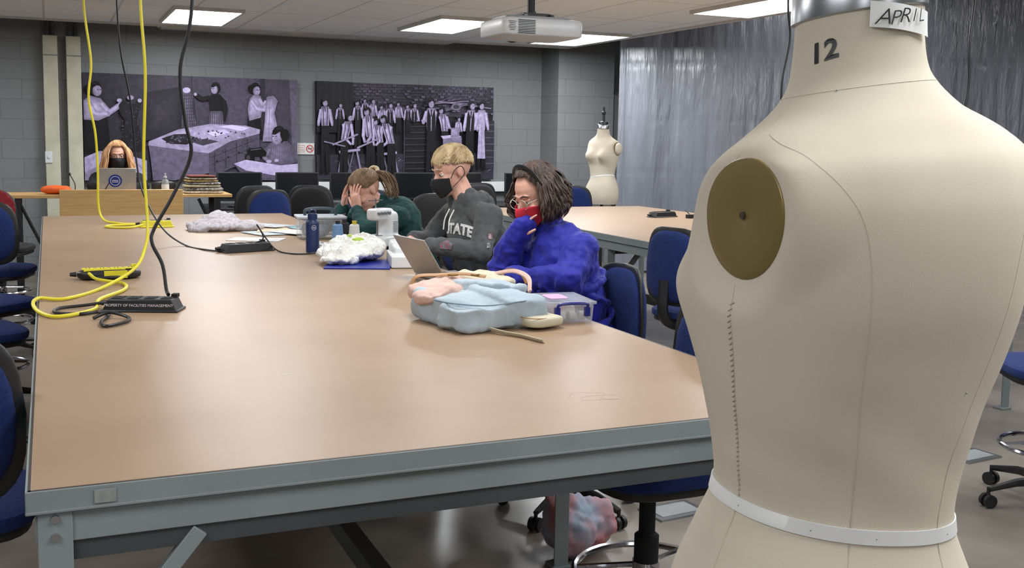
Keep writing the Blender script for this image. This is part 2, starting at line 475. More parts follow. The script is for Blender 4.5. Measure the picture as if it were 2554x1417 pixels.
p = Pic(785,1229,203,218,446,2.8,4.98,1.01,2.12,11.969)
p.poly([(780,200),(1232,200),(1232,450),(780,450)], 38)
for i in range(30):
    for j in range(6):
        ua = 870+i*12; va = 200+j*15
        p.poly([(ua,va),(ua+12.3,va),(ua+12.3,va+15.3),(ua,va+15.3)], 76+12*math.sin(i*.35)-j*3+random.uniform(-5,5))
for r in range(12):
    v = 210+r*7
    p.line(870,v,1229,v+3,.9,56)
    for k in range(30):
        uu = 872+k*12+(r % 2)*6
        if uu < 1226:
            p.line(uu,v,uu,v+7,.9,56)
            if random.random() < .35: p.poly([(uu+1,v+1),(uu+10,v+1),(uu+10,v+6),(uu+1,v+6)], random.choice((92,104,66)))
p.poly([(785,200),(872,200),(872,330),(785,330)], 24)
for i in range(5): p.line(792+i*16,205,792+i*16,300,2,40)
p.poly([(785,385),(1229,380),(1229,452),(785,452)], 54)
p.soft([(860,395),(960,380),(1000,400),(980,448),(850,448)], 80)
for i in range(110):
    uu = 792+random.random()*430; vv = 392+random.random()*50; p.line(uu,vv,uu+random.random()*26-13,vv+random.random()*10-5,1.4,random.choice((90,120,30,24,140)))
p.poly([(996,290),(1056,288),(1056,432),(994,434)], 28)
for i in range(9): p.line(998,300+i*15,1054,299+i*15,2,66); p.line(998,303+i*15,1054,302+i*15,3,14)
p.line(996,290,996,434,2,74); p.line(1056,288,1056,432,2,74)
p.poly([(1195,300),(1229,300),(1229,420),(1200,420)], 52)
for i in range(7): p.line(1200,310+i*16,1229,310+i*16,2,98)
for i in range(6): p.line(1062+i*4,262-i*2,1120+i*20,240+i*6,2,random.choice((130,100,150)))
p.line(1100,275,1170,255,6,100)
p.circ(1128,266,13,9,120); p.circ(1128,266,8,5,60)
for i in range(16): p.line(935+i*4,262+random.random()*10,940+i*4,295,2,random.choice((120,30,90)))
def man(u, v, s=1, lean=0, style=0, low=432, arm=None, face=None, legs=24):
    a = lean*s; sd = 1 if lean > 0 else -1
    face = (sd if lean else random.choice((-1,0,1))) if face is None else face
    p.soft([(u-9*s+a*.2,v+52*s),(u+9*s+a*.2,v+52*s),(u+11*s,low),(u+2.5*s,low),(u,v+78*s),(u-3*s,low),(u-11*s,low)], legs, n=2)
    p.soft([(u-8*s+a,v+11*s),(u+8*s+a,v+11*s),(u+12*s+a*.8,v+20*s),(u+10*s+a*.5,v+40*s),(u+9*s+a*.2,v+58*s),(u-9*s+a*.2,v+58*s),(u-10*s+a*.5,v+40*s),(u-12*s+a*.8,v+20*s)], 206)
    for q in (-1,1):
        hx, hy = arm if arm else (u+q*13*s+a, v+56*s)
        hx += q*3*s
        ex, ey = (u+q*15*s+a*.8+hx)/2, (v+38*s+hy)/2+3*s
        p.limb([(u+q*10*s+a*.8,v+18*s),(ex,ey)], 7.5*s, 206); p.limb([(ex,ey),(hx,hy)], 6*s, 198); p.circ(hx,hy,3*s,3*s,166,8)
    if style == 1:
        p.poly([(u-7*s+a,v+12*s),(u-1*s+a,v+28*s),(u-1*s+a*.4,v+60*s),(u-9*s,v+60*s),(u-9*s+a*.6,v+30*s)], 22)
        p.poly([(u+7*s+a,v+12*s),(u+1*s+a,v+28*s),(u+1*s+a*.4,v+60*s),(u+9*s,v+60*s),(u+9*s+a*.6,v+30*s)], 28)
        p.line(u+a,v+14*s,u+a*.8,v+28*s,2.4*s,30)
    elif style == 2:
        p.poly([(u-6*s,v+26*s),(u+6*s,v+26*s),(u+10*s,low-26),(u-10*s,low-26)], 178); p.line(u,v+50*s,u+2,low-28,1.2,140)
    else:
        p.line(u-5*s+a,v+12*s,u-4*s+a*.3,v+57*s,1.8*s,50); p.line(u+5*s+a,v+12*s,u+4*s+a*.3,v+57*s,1.8*s,50)
        p.line(u-1*s+a,v+12*s,u+a,v+24*s,2*s,60)
    p.head(u+a*1.25, v+1*s, 8*s, face, 14, 176)
man(840,262,.6,0,1,380); man(900,250,.55,0,1,360); man(982,258,.6,0,0,330); man(1005,264,.6,0,1,330)
man(882,256,.75,0,1,380); man(918,252,.65,0,0,360); man(960,262,.75,0,1,390); man(1020,262,.7,0,1,300,(1030,300)); man(940,266,.6,0,0,340)
man(804,255,1.0,0,0); man(1162,262,1.1,3,1,425); man(1193,262,1.05,0,2,420); man(1062,256,1.2,0,1,435,(1044,300))
man(1098,274,.9,-8,0,340,(1108,318)); man(1132,296,.55,0,0,330)
p.poly([(1092,345),(1140,340),(1142,372),(1092,374)], 130); p.poly([(1092,345),(1140,340),(1130,334),(1086,338)], 190); p.soft([(1112,318),(1134,316),(1134,340),(1112,342)], 180)
for a, b in ((850,378),(940,385)):
    p.line(a-14,b,a+36,b-6,6,168); p.line(a-8,b,a-16,438,4,150); p.line(a+28,b-4,a+40,436,4,150); p.line(a+2,b,a+14,430,3,105); p.line(a+20,b,a+8,430,3,105)
man(846,292,.95,12,0,440,(866,358)); man(912,277,1.1,-6,0,440,(900,352)); man(964,296,1.05,-16,0,440,(934,366)); man(936,302,.9,-10,0,430,(922,360))
p.line(820,360,880,334,4,160); p.line(878,368,936,342,4,160); p.line(800,352,850,364,3,145)
poster('black-and-white photo panel of young men in a brick woodshop', p)

# no smoking sign
t = thing('no_smoking_sign', 'small white wall sign with red prohibition circle and lettering', 'sign', (2.685,11.99,1.355))
MB().box((0,0,0),(.205,.02,.13)).obj('plate', t, M_paper, bevel=.002)
M_signred = mat('sign_red', (200,30,30), .6)
r = MB(); r.torus((.05,-.011,0), .038, .0045, V((1,0,0)), V((0,0,1)), 28)
r.box((.05,-.012,0),(.072,.002,.008), R=Matrix.Rotation(math.radians(45),3,'Y')); r.obj('prohibition_ring', t, M_signred)
MB().box((.05,-.0105,0),(.05,.002,.008)).box((.068,-.0105,.012),(.006,.002,.016)).obj('cigarette_symbol', t, M_black)
mb = MB()
for i, s_ in enumerate(('No eating,','drinking or','smoking in','this room.')):
    vs, fs_ = text_geo(s_, .019)
    mb.add([V((v.x-.045, -.0108, v.y+.036-i*.024)) for v in vs], fs_)
mb.obj('lettering', t, M_signred, smooth=False)

# whiteboard
t = thing('whiteboard', 'wall-mounted whiteboard with aluminium frame, partly behind the plastic curtain', 'whiteboard', (7.3,11.985,1.5))
MB().box((0,0,0),(1.3,.02,1.2)).obj('board', t, M_white)
fr = MB()
for sx in (-1,1): fr.box((sx*.66,-.01,0),(.03,.04,1.25))
for sz in (-1,1): fr.box((0,-.01,sz*.61),(1.35,.04,.03))
fr.obj('frame', t, mat('aluminium', (190,192,194), .35, .8))

# ------------------------------------------------------------------ plastic curtain
M_curt = mat('frosted_plastic_sheet', (132,136,146), .26, c2=(112,116,126), nscale=1.2, stretch=(3,3,.4), bump=.7, bscale=6, spec=.9, bdist=.03)
t = thing('plastic_curtain', 'floor-length translucent grey plastic curtain hanging in folds', 'curtain', (5.95,10.6,0))
A = V((5.95,10.6,0)); B = V((10.1,7.1,0)); D = (B-A).normalized(); Nn = V((-D.y, D.x, 0))
def cf(z0, z1):
    def fn(u, v):
        s_ = u*(B-A).length; zz = z0+(z1-z0)*v
        amp = .018+.012*math.sin(s_*1.7)
        w = amp*math.sin(s_*8+2.2*math.sin(s_*2.3)+.25*zz) + .035*math.sin(s_*3.4+zz*.3) + .003*math.sin(s_*47+zz*2+math.sin(zz*2))
        for zc in (.55,1.15,1.75,2.35): w += .004*math.exp(-((zz-zc)/.012)**2)
        for sc_ in (.6,1.5,2.4,3.3,4.2): w += .004*math.exp(-((s_-sc_)/.01)**2)
        return A + D*s_ + Nn*w + V((0,0,zz))
    return fn
MB().grid(cf(.03,3.3), 480, 90).obj('sheet', t, M_curt, world=True, ang=80)
MB().box((A+B)/2+V((0,0,3.35)), ((B-A).length,.04,.1), rz=math.atan2(D.y,D.x)).obj('track', t, M_steel, world=True)

# ------------------------------------------------------------------ tables
def table(x0, x1, y0, y1, label, legsY):
    cx, cy = (x0+x1)/2, (y0+y1)/2
    t = thing('cutting_table', label, 'table', (cx,cy,0), group='long cutting tables')
    w, l = x1-x0, y1-y0
    MB().box((0,0,.888),(w-.016,l-.016,.024)).obj('table_top', t, M_tan, bevel=.001)
    g = MB()
    for sx in (-1,1): g.box((sx*(w/2-.0065),0,.888),(.005,l-.008,.023))
    for sy in (-1,1): g.box((0,sy*(l/2-.0065),.888),(w-.008,.005,.023))
    g.obj('edge_strip', t, mat('dark_edge', (58,46,40), .5))
    rail = MB()
    for sx in (-1,1):
        rail.box((sx*(w/2-.002),0,.879),(.005,l,.040)); rail.box((sx*(w/2-.018),0,.830),(.008,l-.03,.058)); rail.box((sx*(w/2-.01),0,.861),(.022,l,.006))
    for sy in (-1,1):
        rail.box((0,sy*(l/2-.002),.879),(w,.005,.040)); rail.box((0,sy*(l/2-.018),.830),(w-.03,.008,.058)); rail.box((0,sy*(l/2-.01),.861),(w,.022,.006))
    rail.obj('frame_rail', t, M_steel, bevel=.0015)
    cr = MB()
    for yy in legsY:
        cr.box((0,yy-cy+.03,.79),(w-.1,.04,.05))
    cr.box((0,0,.3),(.05,l-.3,.06)); cr.box((-w/2+.3,0,.8),(.04,l-.2,.04)); cr.box((w/2-.3,0,.8),(.04,l-.2,.04))
    cr.obj('cross_brace', t, mat('dark_steel', (62,66,68), .5))
    for yy in legsY:
        for sx in (-1,1):
            lx = sx*(w/2-.045); ly = yy-cy
            g = MB(); g.box((lx,ly,.43),(.055,.006,.86)); g.box((lx+sx*.025,ly+.025,.4),(.006,.05,.8)); g.box((lx,ly+.02,.006),(.07,.07,.012))
            d0 = V((lx, ly+.015, .5)); d1 = V((lx-sx*.24, ly+.015, .79))
            g.tube([d0,d1], .02, 4)
            d1 = V((lx+sx*.005, ly+.3, .79)); g.tube([V((lx+sx*.005,ly+.03,.5)),d1], .014, 4)
            g.obj('leg', t, M_steel, bevel=.0015)
            if yy == legsY[0]:
                for zz in (.846,.814):
                    MB().cyl((lx,ly+.006,zz),(lx,ly-.010,zz),.0075,.007,8).obj('bolt', t, M_chrome)
    return t
T1 = table(-.05,1.66,1.89,8.22,'long cutting table with tan laminate top and grey steel frame', (1.901,3.2,5.2,8.1))
MB().tube(catmull([(x-.805,y-5.055,.8997) for x,y in ((1.10,2.16),(1.14,2.20),(1.2,2.17),(1.17,2.13),(1.21,2.11),(1.16,2.12),(1.12,2.13),(1.15,2.16),(1.22,2.15))],5), .0006, 4).obj('scribble_mark', T1, mat('scuff', (148,122,100), .6))
MB().box((.585-.855,2.62-5.055,.9003),(.03,.004,.0006),rz=.1).obj('thread_scrap', T1, M_paper)
MB().box((.075-.805,1.8875-5.055,.880),(.036,.002,.024),rz=0).obj('tape_patch', T1, mat('old_clear_tape', (144,148,142), .3, c2=(126,133,132), nscale=60), bevel=.0008)
table(3.3,5.05,4.2,8.55,'second long tan-topped cutting table with grey steel frame', (4.3,6.0,8.4))

# ------------------------------------------------------------------ chairs
def build_chair(loc, rz, label, fab, group, shellt=.014):
    t = thing('drafting_chair', label, 'chair', loc, rz, group)
    MB().sup((0,0,.585),(.235,.225,.035),.55,.55).obj('seat', t, fab)
    MB().sup((0,0,.552),(.22,.21,.022),.5,.5).box((0,.03,.53),(.16,.2,.03)).obj('seat_pan', t, M_black)
    def bend(mb):
        for i, q in enumerate(mb.v):
            mb.v[i] = V((q.x*(1-.10*max(0,(q.z-.86)/.2)), q.y - .9*q.x*q.x, q.z))
        return mb
    bend(MB().sup((0,.25,.85),(.195,.040,.19),.7,.55)).obj('backrest', t, fab)
    bend(MB().sup((0,.25,.85),(.214,shellt,.208),.55,.5)).obj('back_shell', t, M_black)
    MB().tube(catmull([(0,.05,.525),(0,.2,.53),(0,.295,.6),(0,.295,.78)]), .018, 8, flat=1.6).obj('back_support', t, M_black)
    MB().lathe([(.036,.1),(.036,.36),(.024,.37),(.024,.53)]).obj('gas_column', t, M_blackm)
    f = MB().torus((0,0,.25), .21, .011)
    for k in range(3):
        a = 2*pi*k/3; f.tube([(0.03*math.cos(a),.03*math.sin(a),.27),(.205*math.cos(a),.205*math.sin(a),.25)], .008, 6)
    f.lathe([(.04,.245),(.04,.285)]); f.obj('foot_ring', t, M_chrome)
    for k in range(5):
        a = 2*pi*k/5+.3; c, s_ = math.cos(a), math.sin(a)
        MB().tube([(c*.02,s_*.02,.105),(c*.16,s_*.16,.1),(c*.29,s_*.29,.075)], [.028,.022,.014], 8, flat=.8).obj('leg', t, M_black)
        g = MB(); q = V((-s_,c,0))
        for sg in (-1,1):
            g.cyl(V((c*.29,s_*.29,.028))+q*.008*sg, V((c*.29,s_*.29,.028))+q*.024*sg, .028, seg=14)
        g.cyl((c*.29,s_*.29,.03),(c*.29,s_*.29,.085),.008,seg=8)
        g.obj('caster', t, M_black)
    return t
R90 = -pi/2
G = 'drafting chairs in the classroom'
ch = build_chair((-.275,2.85,0), pi, 'blue fabric drafting chair with black shell against the long table', M_blue, G)
chb = build_chair((2.25,9.75,0), pi*.9, 'black drafting chair with curved back near the computer counter', M_blackm, G)
L1 = 'blue fabric drafting chair beside the long table, back turned outward'
dup(ch, (-.35,5.3,0), pi*.62, L1); dup(ch, (-.335,6.2,0), pi*.75, L1); dup(ch, (-.335,7.7,0), pi*.92, L1)
dup(ch, (1.57,2.56,0), R90, 'empty blue drafting chair tucked under the long table edge')
cA = dup(ch, (1.91,3.72,0), R90, 'blue drafting chair occupied by the person in the blue jacket'); cA.scale = (.95,.95,.95)
dup(ch, (2.07,4.9,0), R90, 'blue drafting chair occupied by the person in the grey hoodie')
dup(ch, (2.1,6.15,0), R90, 'blue drafting chair occupied by the person in the teal jacket')
dup(ch, (.61,10.95,0), 0, 'drafting chair behind the wooden instructor desk')
dup(ch, (3.22,4.76,0), pi/2+.25, 'blue drafting chair facing the second cutting table')
dup(ch, (3.85,3.05,0), 2.6, 'blue drafting chair standing in the open floor')
dup(ch, (5.15,3.75,0), 2.2, 'blue drafting chair by the end of the second table')
dup(ch, (2.5,8.95,0), pi*1.0, 'blue drafting chair behind the end of the long table')
dup(ch, (4.75,9.1,0), 0, 'blue drafting chair behind the second cutting table')
dup(ch, (1.6,9.0,0), pi*1.1, 'blue drafting chair behind the end of the long table')
dup(chb, (1.62,9.7,0), pi*1.1); dup(chb, (2.86,8.3,0), pi*1.0, 'black drafting chair with curved back between the tables')
dup(chb, (-.36,9.15,0), pi*.9, 'black drafting chair with a red coat over it'); dup(chb, (4.0,10.2,0), pi)
coat = MB(); coat.ell((-.42,8.85,.95),(.17,.04,.12)).ell((-.52,8.86,.82),(.09,.04,.2)).ell((-.28,8.86,.88),(.05,.035,.13))
t = thing('coat', 'dark red coat draped over the back of a black chair', 'coat', (-.36,8.85,.7))
coat.obj('coat_body', t, M_red, world=True, remesh=.012, smit=3, disp=.03, dscale=.04)

# ------------------------------------------------------------------ instructor desk
t = thing('instructor_desk', 'light wood instructor desk with raised modesty panel and dark legs', 'desk', (.6,10.4,0))
MB().box((0,0,.93),(1.96,.5,.03)).obj('desk_top', t, M_wood, bevel=.004)
MB().box((.01,-.24,.87),(1.05,.04,.24)).obj('front_panel', t, M_wood, bevel=.004)
MB().box((.01,-.235,.55),(1.0,.03,.4)).obj('kick_panel', t, M_blackm)
for sx in (-.85,.85):
    for sy in (-.2,.2):
        MB().box((sx,sy,.457),(.05,.05,.914)).obj('leg', t, M_black)
for sx in (-.75,.78):
    MB().tube([(sx-.1,-.2,.9),(sx+.08,-.2,.5)],.015,6).obj('brace', t, M_black)

def laptop(loc, rz, tilt, label, sticker=False, w=.32, d=.22, c=(170,166,160)):
    t = thing('laptop', label, 'laptop', loc, rz)
    sv = mat('laptop_silver', c, .4, .4)
    MB().box((0,d/2,.008),(w,d,.014)).obj('keyboard_deck', t, sv, bevel=.004)
    R = Matrix.Rotation(tilt, 3, 'X')
    MB().box(R @ V((0,0,d/2))+V((0,0,.016)), (w,.007,d), R=R).obj('screen_lid', t, sv, bevel=.003)
    MB().box(R @ V((0,.0042,d/2))+V((0,0,.016)), (w-.02,.001,d-.02), R=R).obj('display', t, mat('dim_display', (60,66,78), .3))
    MB().box((0,d/2-.02,.0155),(w-.05,.1,.002)).obj('keyboard', t, M_black)
    if sticker:
        s_ = MB(Matrix.Translation((0,0,.016)) @ R.to_4x4())
        o = V((-.015,-.0045,.105))
        s_.add([o+V((.058*math.cos(2*pi*i/28),0,.058*math.sin(2*pi*i/28))) for i in range(28)], [tuple(range(28))], 0)
        s_.add([o+V((.043*math.cos(2*pi*i/28),-.0006,.043*math.sin(2*pi*i/28))) for i in range(28)], [tuple(range(28))], 1)
        s_.add([o+V((.038*math.cos(2*pi*i/28),-.0012,.038*math.sin(2*pi*i/28))) for i in range(28)], [tuple(range(28))], 0)
        for z in (-.010,.004): s_.box(o+V((0,-.0022,z)),(.055,.001,.006),1)
        s_.box(o+V((-.075,-.001,-.06)),(.09,.001,.007),2,R=Matrix.Rotation(math.radians(-62),3,'Y'))
        s_.obj('round_sticker', t, [mat('navy', (24,48,140), .5), M_paper, M_black], smooth=False)
    return t
laptop((.57,10.25,.946), 0, math.radians(6), 'open silver laptop with a round navy sticker on its lid', True, .33, .22, (186,180,172))

t = thing('sanitizer_bottle', 'clear pump bottle of hand sanitizer with a white label', 'bottle', (.99,10.25,.945))
MB().lathe([(.028,0),(.033,.01),(.033,.11),(.025,.13),(.012,.135),(.012,.15)]).obj('bottle', t, mat('clear_gel', (200,210,214), .1, trans=.6))
MB().lathe([(.034,.03),(.034,.09)],caps=False).obj('label_band', t, M_paper)
MB().lathe([(.015,.148),(.015,.165),(.005,.166),(.005,.185)]).box((0,-.015,.187),(.012,.04,.008)).obj('pump', t, M_white)
fabs = [((214,206,186),(150,140,120)),((60,58,60),(200,196,188)),((196,186,160),(170,160,130)),((38,38,40),(210,206,200)),((120,96,60),(190,160,100)),((190,180,150),(90,80,70)),((70,54,44),(130,60,50))]
z = .946
for k, (c1, c2) in enumerate(fabs):
    h = .022 if k > 2 else .028
    wd = .37-.02*k
    o = MB().sup((1.33+random.uniform(-.015,.015),10.33,z+h/2),(wd/2,.13,h/2),.5,.35,rz=random.uniform(-.1,.1)).obj('folded_fabric', None, mat('print_fabric', c1, .95, c2=c2, nscale=45), disp=.004, dscale=.05)
    single(o, 'folded piece of printed fabric in a stack on the desk', 'fabric', 'fabric stack on the desk'); z += h
o = MB().sup((.06,10.3,.985),(.13,.09,.038),.8,.8).ell((.13,10.28,.985),(.06,.07,.036)).obj('pencil_pouch', None, mat('orange_cloth', (226,98,28), .7, c2=(206,84,20)), remesh=.008, smit=2, disp=.01, dscale=.05)
single(o, 'soft orange zip pouch lying on the desk top', 'pouch')
o = MB().sup((1.0,10.5,1.0),(.11,.05,.054),.5,.5).obj('document_camera', None, M_black); single(o, 'low black electronic box on the instructor desk', 'electronics')
t = thing('microphone', 'small black gooseneck microphone on the desk', 'microphone', (.22,10.38,.946))
MB().lathe([(.04,0),(.04,.02),(.01,.025)]).obj('base', t, M_black); MB().tube(catmull([(0,0,.02),(.0,0,.08),(-.02,0,.13),(-.04,0,.17)]),.004).ell((-.042,0,.175),(.01,.01,.014)).obj('gooseneck', t, M_black)

# ------------------------------------------------------------------ computer counter and monitors
t = thing('computer_counter', 'long black computer counter running along the block wall', 'counter', (3.6,11.45,0))
MB().box((0,0,.735),(4.2,.8,.03)).obj('counter_top', t, M_black, bevel=.003)
for k in range(6): MB().box((-2.05+k*.82,0,.36),(.03,.7,.72)).obj('leg', t, M_black)
M_screen = mat('monitor_screen', (20,22,26), .2)
def monitor(x, y, w=.48, rz=0):
    t = thing('computer_monitor', 'black flat-panel computer monitor, switched off, on the counter', 'monitor', (x,y,.75), rz, 'monitors on the computer counter')
    MB().box((0,0,.215),(w,.03,.3)).obj('housing', t, M_black, bevel=.006)
    MB().box((0,-.016,.22),(w-.03,.002,.265)).obj('screen', t, M_screen)
    MB().box((0,.03,.1),(.05,.03,.2)).sup((0,.02,.01),(.12,.09,.01),.5,.6).obj('stand', t, M_black)
for x in (1.82,2.42,3.0,3.72,4.3,5.05): monitor(x, 11.2, .46, random.uniform(-.06,.06))

# ------------------------------------------------------------------ projector
t = thing('projector', 'white ceiling-mounted video projector on a black bracket', 'projector', (2.49,5.45,2.055))
b = MB(); b.sup((0,0,.052),(.245,.19,.052),.25,.22,seg=48); b.obj('housing', t, M_white)
MB().sup((0,0,.106),(.2,.14,.012),.3,.3).obj('top_plate', t, mat('projector_grey',(150,152,156),.4))
g = MB()
for k in range(9): g.box((-.11,-.189,.016+k*.0085),(.10,.008,.0033))
g.obj('vent_grille', t, M_black)
g = MB()
for k in range(6): g.box((-.195,-.1905,.03+k*.009),(.03+.008*(k%3),.004,.002))
g.obj('printed_label', t, mat('port_grey', (120,122,126), .5))
MB().box((.231,-.01,.052),(.03,.2,.05)).obj('port_panel', t, mat('port_grey', (130,132,136), .5))
MB().cyl((-.02,.19,.052),(-.02,.215,.052),.05,.055).obj('lens', t, M_black)
m_ = MB(); m_.cyl((0,0,.11),(0,0,.53),.022); m_.box((0,0,.128),(.16,.16,.02)); m_.box((0,0,.535),(.2,.2,.03))
for a in (-.07,.07): m_.box((a,0,.118),(.02,.26,.02))
m_.tube(catmull([(.03,0,.53),(.08,.05,.34),(.05,.08,.2),(.12,.12,.11)]),.006)
m_.obj('ceiling_bracket', t, M_black)

# ------------------------------------------------------------------ dress forms
M_linen = mat('linen_canvas', (206,197,180), .92, c2=(199,189,171), nscale=4, bump=.06, bscale=700, spec=.3)
M_seam = mat('seam_thread', (196,186,168), .9)
M_gold = mat('gold_painted_plate', (136,118,72), .42, .35, c2=(122,105,60), nscale=3)
M_tape = mat('white_twill_tape', (218,217,216), .8)
M_capm = mat('brushed_metal', (176,178,182), .28, .9)
SEC = [(.86,.160,.12,.12),(.92,.180,.135,.13),(.99,.182,.136,.128),(1.04,.171,.125,.117),(1.085,.151,.106,.103),(1.13,.1325,.091,.094),
       (1.18,.1355,.092,.099),(1.24,.145,.099,.110),(1.30,.155,.106,.124),(1.35,.163,.110,.136),(1.40,.164,.108,.142),
       (1.44,.162,.100,.142),(1.465,.157,.092,.137),(1.485,.148,.083,.129),(1.50,.137,.075,.117),(1.515,.119,.067,.104),
       (1.53,.098,.061,.089),(1.545,.080,.059,.077),(1.56,.069,.058,.068),(1.585,.0635,.058,.063),(1.62,.0615,.058,.061),(1.64,.0615,.058,.061)]
def interp(z):
    if z <= SEC[0][0]: return SEC[0][1:]
    for i in range(len(SEC)-1):
        a, b = SEC[i], SEC[i+1]
        if z <= b[0]:
            t_ = (z-a[0])/(b[0]-a[0])
            p0 = SEC[max(i-1,0)]; p3 = SEC[min(i+2,len(SEC)-1)]
            out = []
            for k in (1,2,3):
                m0 = (b[k]-p0[k])/(b[0]-p0[0])*(b[0]-a[0]) if i > 0 else (b[k]-a[k])
                m1 = (p3[k]-a[k])/(p3[0]-a[0])*(b[0]-a[0]) if i < len(SEC)-2 else (b[k]-a[k])
                out.append((2*t_**3-3*t_*t_+1)*a[k]+(t_**3-2*t_*t_+t_)*m0+(-2*t_**3+3*t_*t_)*b[k]+(t_**3-t_*t_)*m1)
            return out
    return SEC[-1][1:]
def sstep(a, b, x):
    t_ = min(1,max(0,(x-a)/(b-a))); return t_*t_*(3-2*t_)
SHX = .150; PY = -.034; PZ = 1.434
def tilt_neck(x, y, z):
    s2 = (-.77*x+.64*y)
    return -.15*s2*sstep(1.42,1.57,z) + .007*sstep(1.49,1.58,z)
def fs(z, th, out=0):
    # th: 0 = front(+y), 90 = left (-x), 180 back
    w, f, b = interp(z)
    c, s_ = math.cos(math.radians(th)), math.sin(math.radians(th))
    e = .9 if c > 0 else .9-.14*sstep(1.15,1.32,z)
    if z > 1.47: e = e+(1-e)*sstep(1.47,1.56,z)
    x = -math.copysign(abs(s_)**e, s_)*w; y = math.copysign(abs(c)**e, c)*(f if c > 0 else b)
    if c > 0:
        for sg in (-1,1):
            y += .074*math.exp(-((x-sg*.080)/.052)**2-((z-1.345)/.06)**2)*min(1,c*2)
    sh = SHX*(1.07 if x > 0 else 1)
    if x > 0: x *= 1+.07*sstep(1.2,1.32,z)*(1-sstep(1.49,1.53,z))
    if abs(x) > .06:
        rr_ = math.hypot(y-PY, z-PZ)
        W = 1-sstep(.061,.098,rr_)
        if z > PZ: W *= 1-.35*sstep(1.480,1.50,z)
        x = math.copysign(abs(x)+(sh-abs(x))*W, x)
    s2 = (-.819*x+.574*y)
    l = math.hypot(x,y) or 1
    k = .0009*math.sin(z*60+x*40)*math.exp(-((z-1.2)/.05)**2) if c < 0 else 0
    x2, y2 = x+x/l*(out+k), y+y/l*(out+k)
    zz = z + (.17*s2+.006)*math.exp(-((z-1.12)/.11)**2) + tilt_neck(x,y,z)
    return V((x2+.002*sstep(1.5,1.57,z), y2, zz))
def dress_form(loc, rz, label, big=True):
    t = thing('dress_form', label, 'dress form', loc, rz, 'dress forms')
    n = 200 if big else 56
    zs = []; z = .86
    while z < 1.6201: zs.append(z); z += .0045 if big else .015
    zs.append(1.622)
    rings = [[fs(z, 360*i/n) for i in range(n)] for z in zs]
    MB().loft(rings).obj('torso', t, M_linen, ang=70)
    rr = [[fs(zz, 360*i/n, o_) for i in range(n)] for zz, o_ in ((1.122,.0003),(1.122,.0018),(1.136,.0018),(1.136,.0003))]
    MB().loft(rr, caps=False).obj('waist_tape', t, M_tape, ang=80)
    for sg in (-1,1):
        sh = SHX*(1.07 if sg > 0 else 1)
        g = MB()
        def rg(x, k):
            out = []
            for i in range(64):
                y = PY+.0590*k*math.cos(2*pi*i/64); z = PZ+.0595*k*math.sin(2*pi*i/64)
                out.append(V((x, y, z+tilt_neck(sg*sh, y, z))))
            return out
        g.loft([rg(sg*(sh-.004),1.0), rg(sg*(sh+.0008),1.0), rg(sg*(sh+.0016),.985), rg(sg*(sh+.0024),.8), rg(sg*(sh+.0024),.4), rg(sg*(sh+.0008),.12), rg(sg*(sh+.0004),.02)])
        g.obj('arm_plate', t, M_gold, label='dull gold-painted oval armhole plate')
        cz = PZ+tilt_neck(sg*sh,PY,PZ)
        MB().cyl((sg*sh,PY,cz),(sg*(sh+.0030),PY,cz),.0038,.0034,14).box((sg*(sh+.0032),PY,cz),(.001,.005,.001)).obj('screw', t, mat('dark_screw', (100,92,74), .4, .6))
    def seam(path, r=.00032, o_=.00005, k=6):
        P = catmull([(a, b, 0) for a, b in path], k)
        MB().tube([fs(q.x, q.y, o_) for q in P], r, 6).obj('seam', t, M_seam)
    for sg in (1,-1):
        seam([(.88,sg*96),(1.0,sg*97),(1.12,sg*98),(1.25,sg*99),(1.335,sg*99),(1.368,sg*96)], .0005)
        seam([(.88,sg*158),(1.0,sg*158),(1.13,sg*158),(1.25,sg*158),(1.35,sg*157),(1.42,sg*153),(1.46,sg*146),(1.49,sg*133),(1.505,sg*118),(1.515,sg*106)])
        seam([(1.49,sg*94),(1.50,sg*96),(1.52,sg*96),(1.545,sg*94)])
    seam([(1.548,a) for a in range(-180,181,15)], .0005, .0001, 2)
    if big:
        g = MB()
        for k in range(42):
            z = 1.12+k*.0056
            a = fs(z, 97.6, .0006); b = fs(z+.003, 99.2, .0009)
            g.tube([a,b], .0005, 5)
        g.obj('stitching', t, mat('stitch_thread', (192,182,160), .9))
        g = MB()
        for th in (100,140,170,-150):
            q = fs(1.1285, th, .0020); g.ell(q, (.0008,.0008,.0008))
        for z, th in ((1.27,-165),(1.13,140),(1.548,128)): g.ell(fs(z,th,.0006),(.001,.001,.001))
        g.obj('pin', t, M_capm)
    def crg(r, z): return [V((.002+r*math.cos(2*pi*i/64), r*math.sin(2*pi*i/64), z+tilt_neck(r*math.cos(2*pi*i/64), r*math.sin(2*pi*i/64), 1.62)*min(1,r/.05))) for i in range(64)]
    MB().loft([crg(r_, z_) for r_, z_ in ((.0612,1.618),(.0645,1.620),(.0645,1.654),(.0615,1.659),(.03,1.667),(.012,1.670),(.012,1.69))]).obj('neck_cap', t, M_capm)
    MB().lathe([(.016,.12),(.016,.87)]).obj('pole', t, M_black)
    g = MB(); g.lathe([(.05,.09),(.045,.13),(.02,.16)])
    for k in range(4):
        a = pi/2*k+.5; g.tube(catmull([(.03*math.cos(a),.03*math.sin(a),.11),(.18*math.cos(a),.18*math.sin(a),.1),(.29*math.cos(a),.29*math.sin(a),.05),(.3*math.cos(a),.3*math.sin(a),.015)],4), .015, 8)
    g.obj('base', t, M_black)
    return t
FX, FY, FR = .737, .838, 0.0
form = dress_form((FX,FY,0), FR, 'large cream linen dress form with gold arm plates, waist tape')
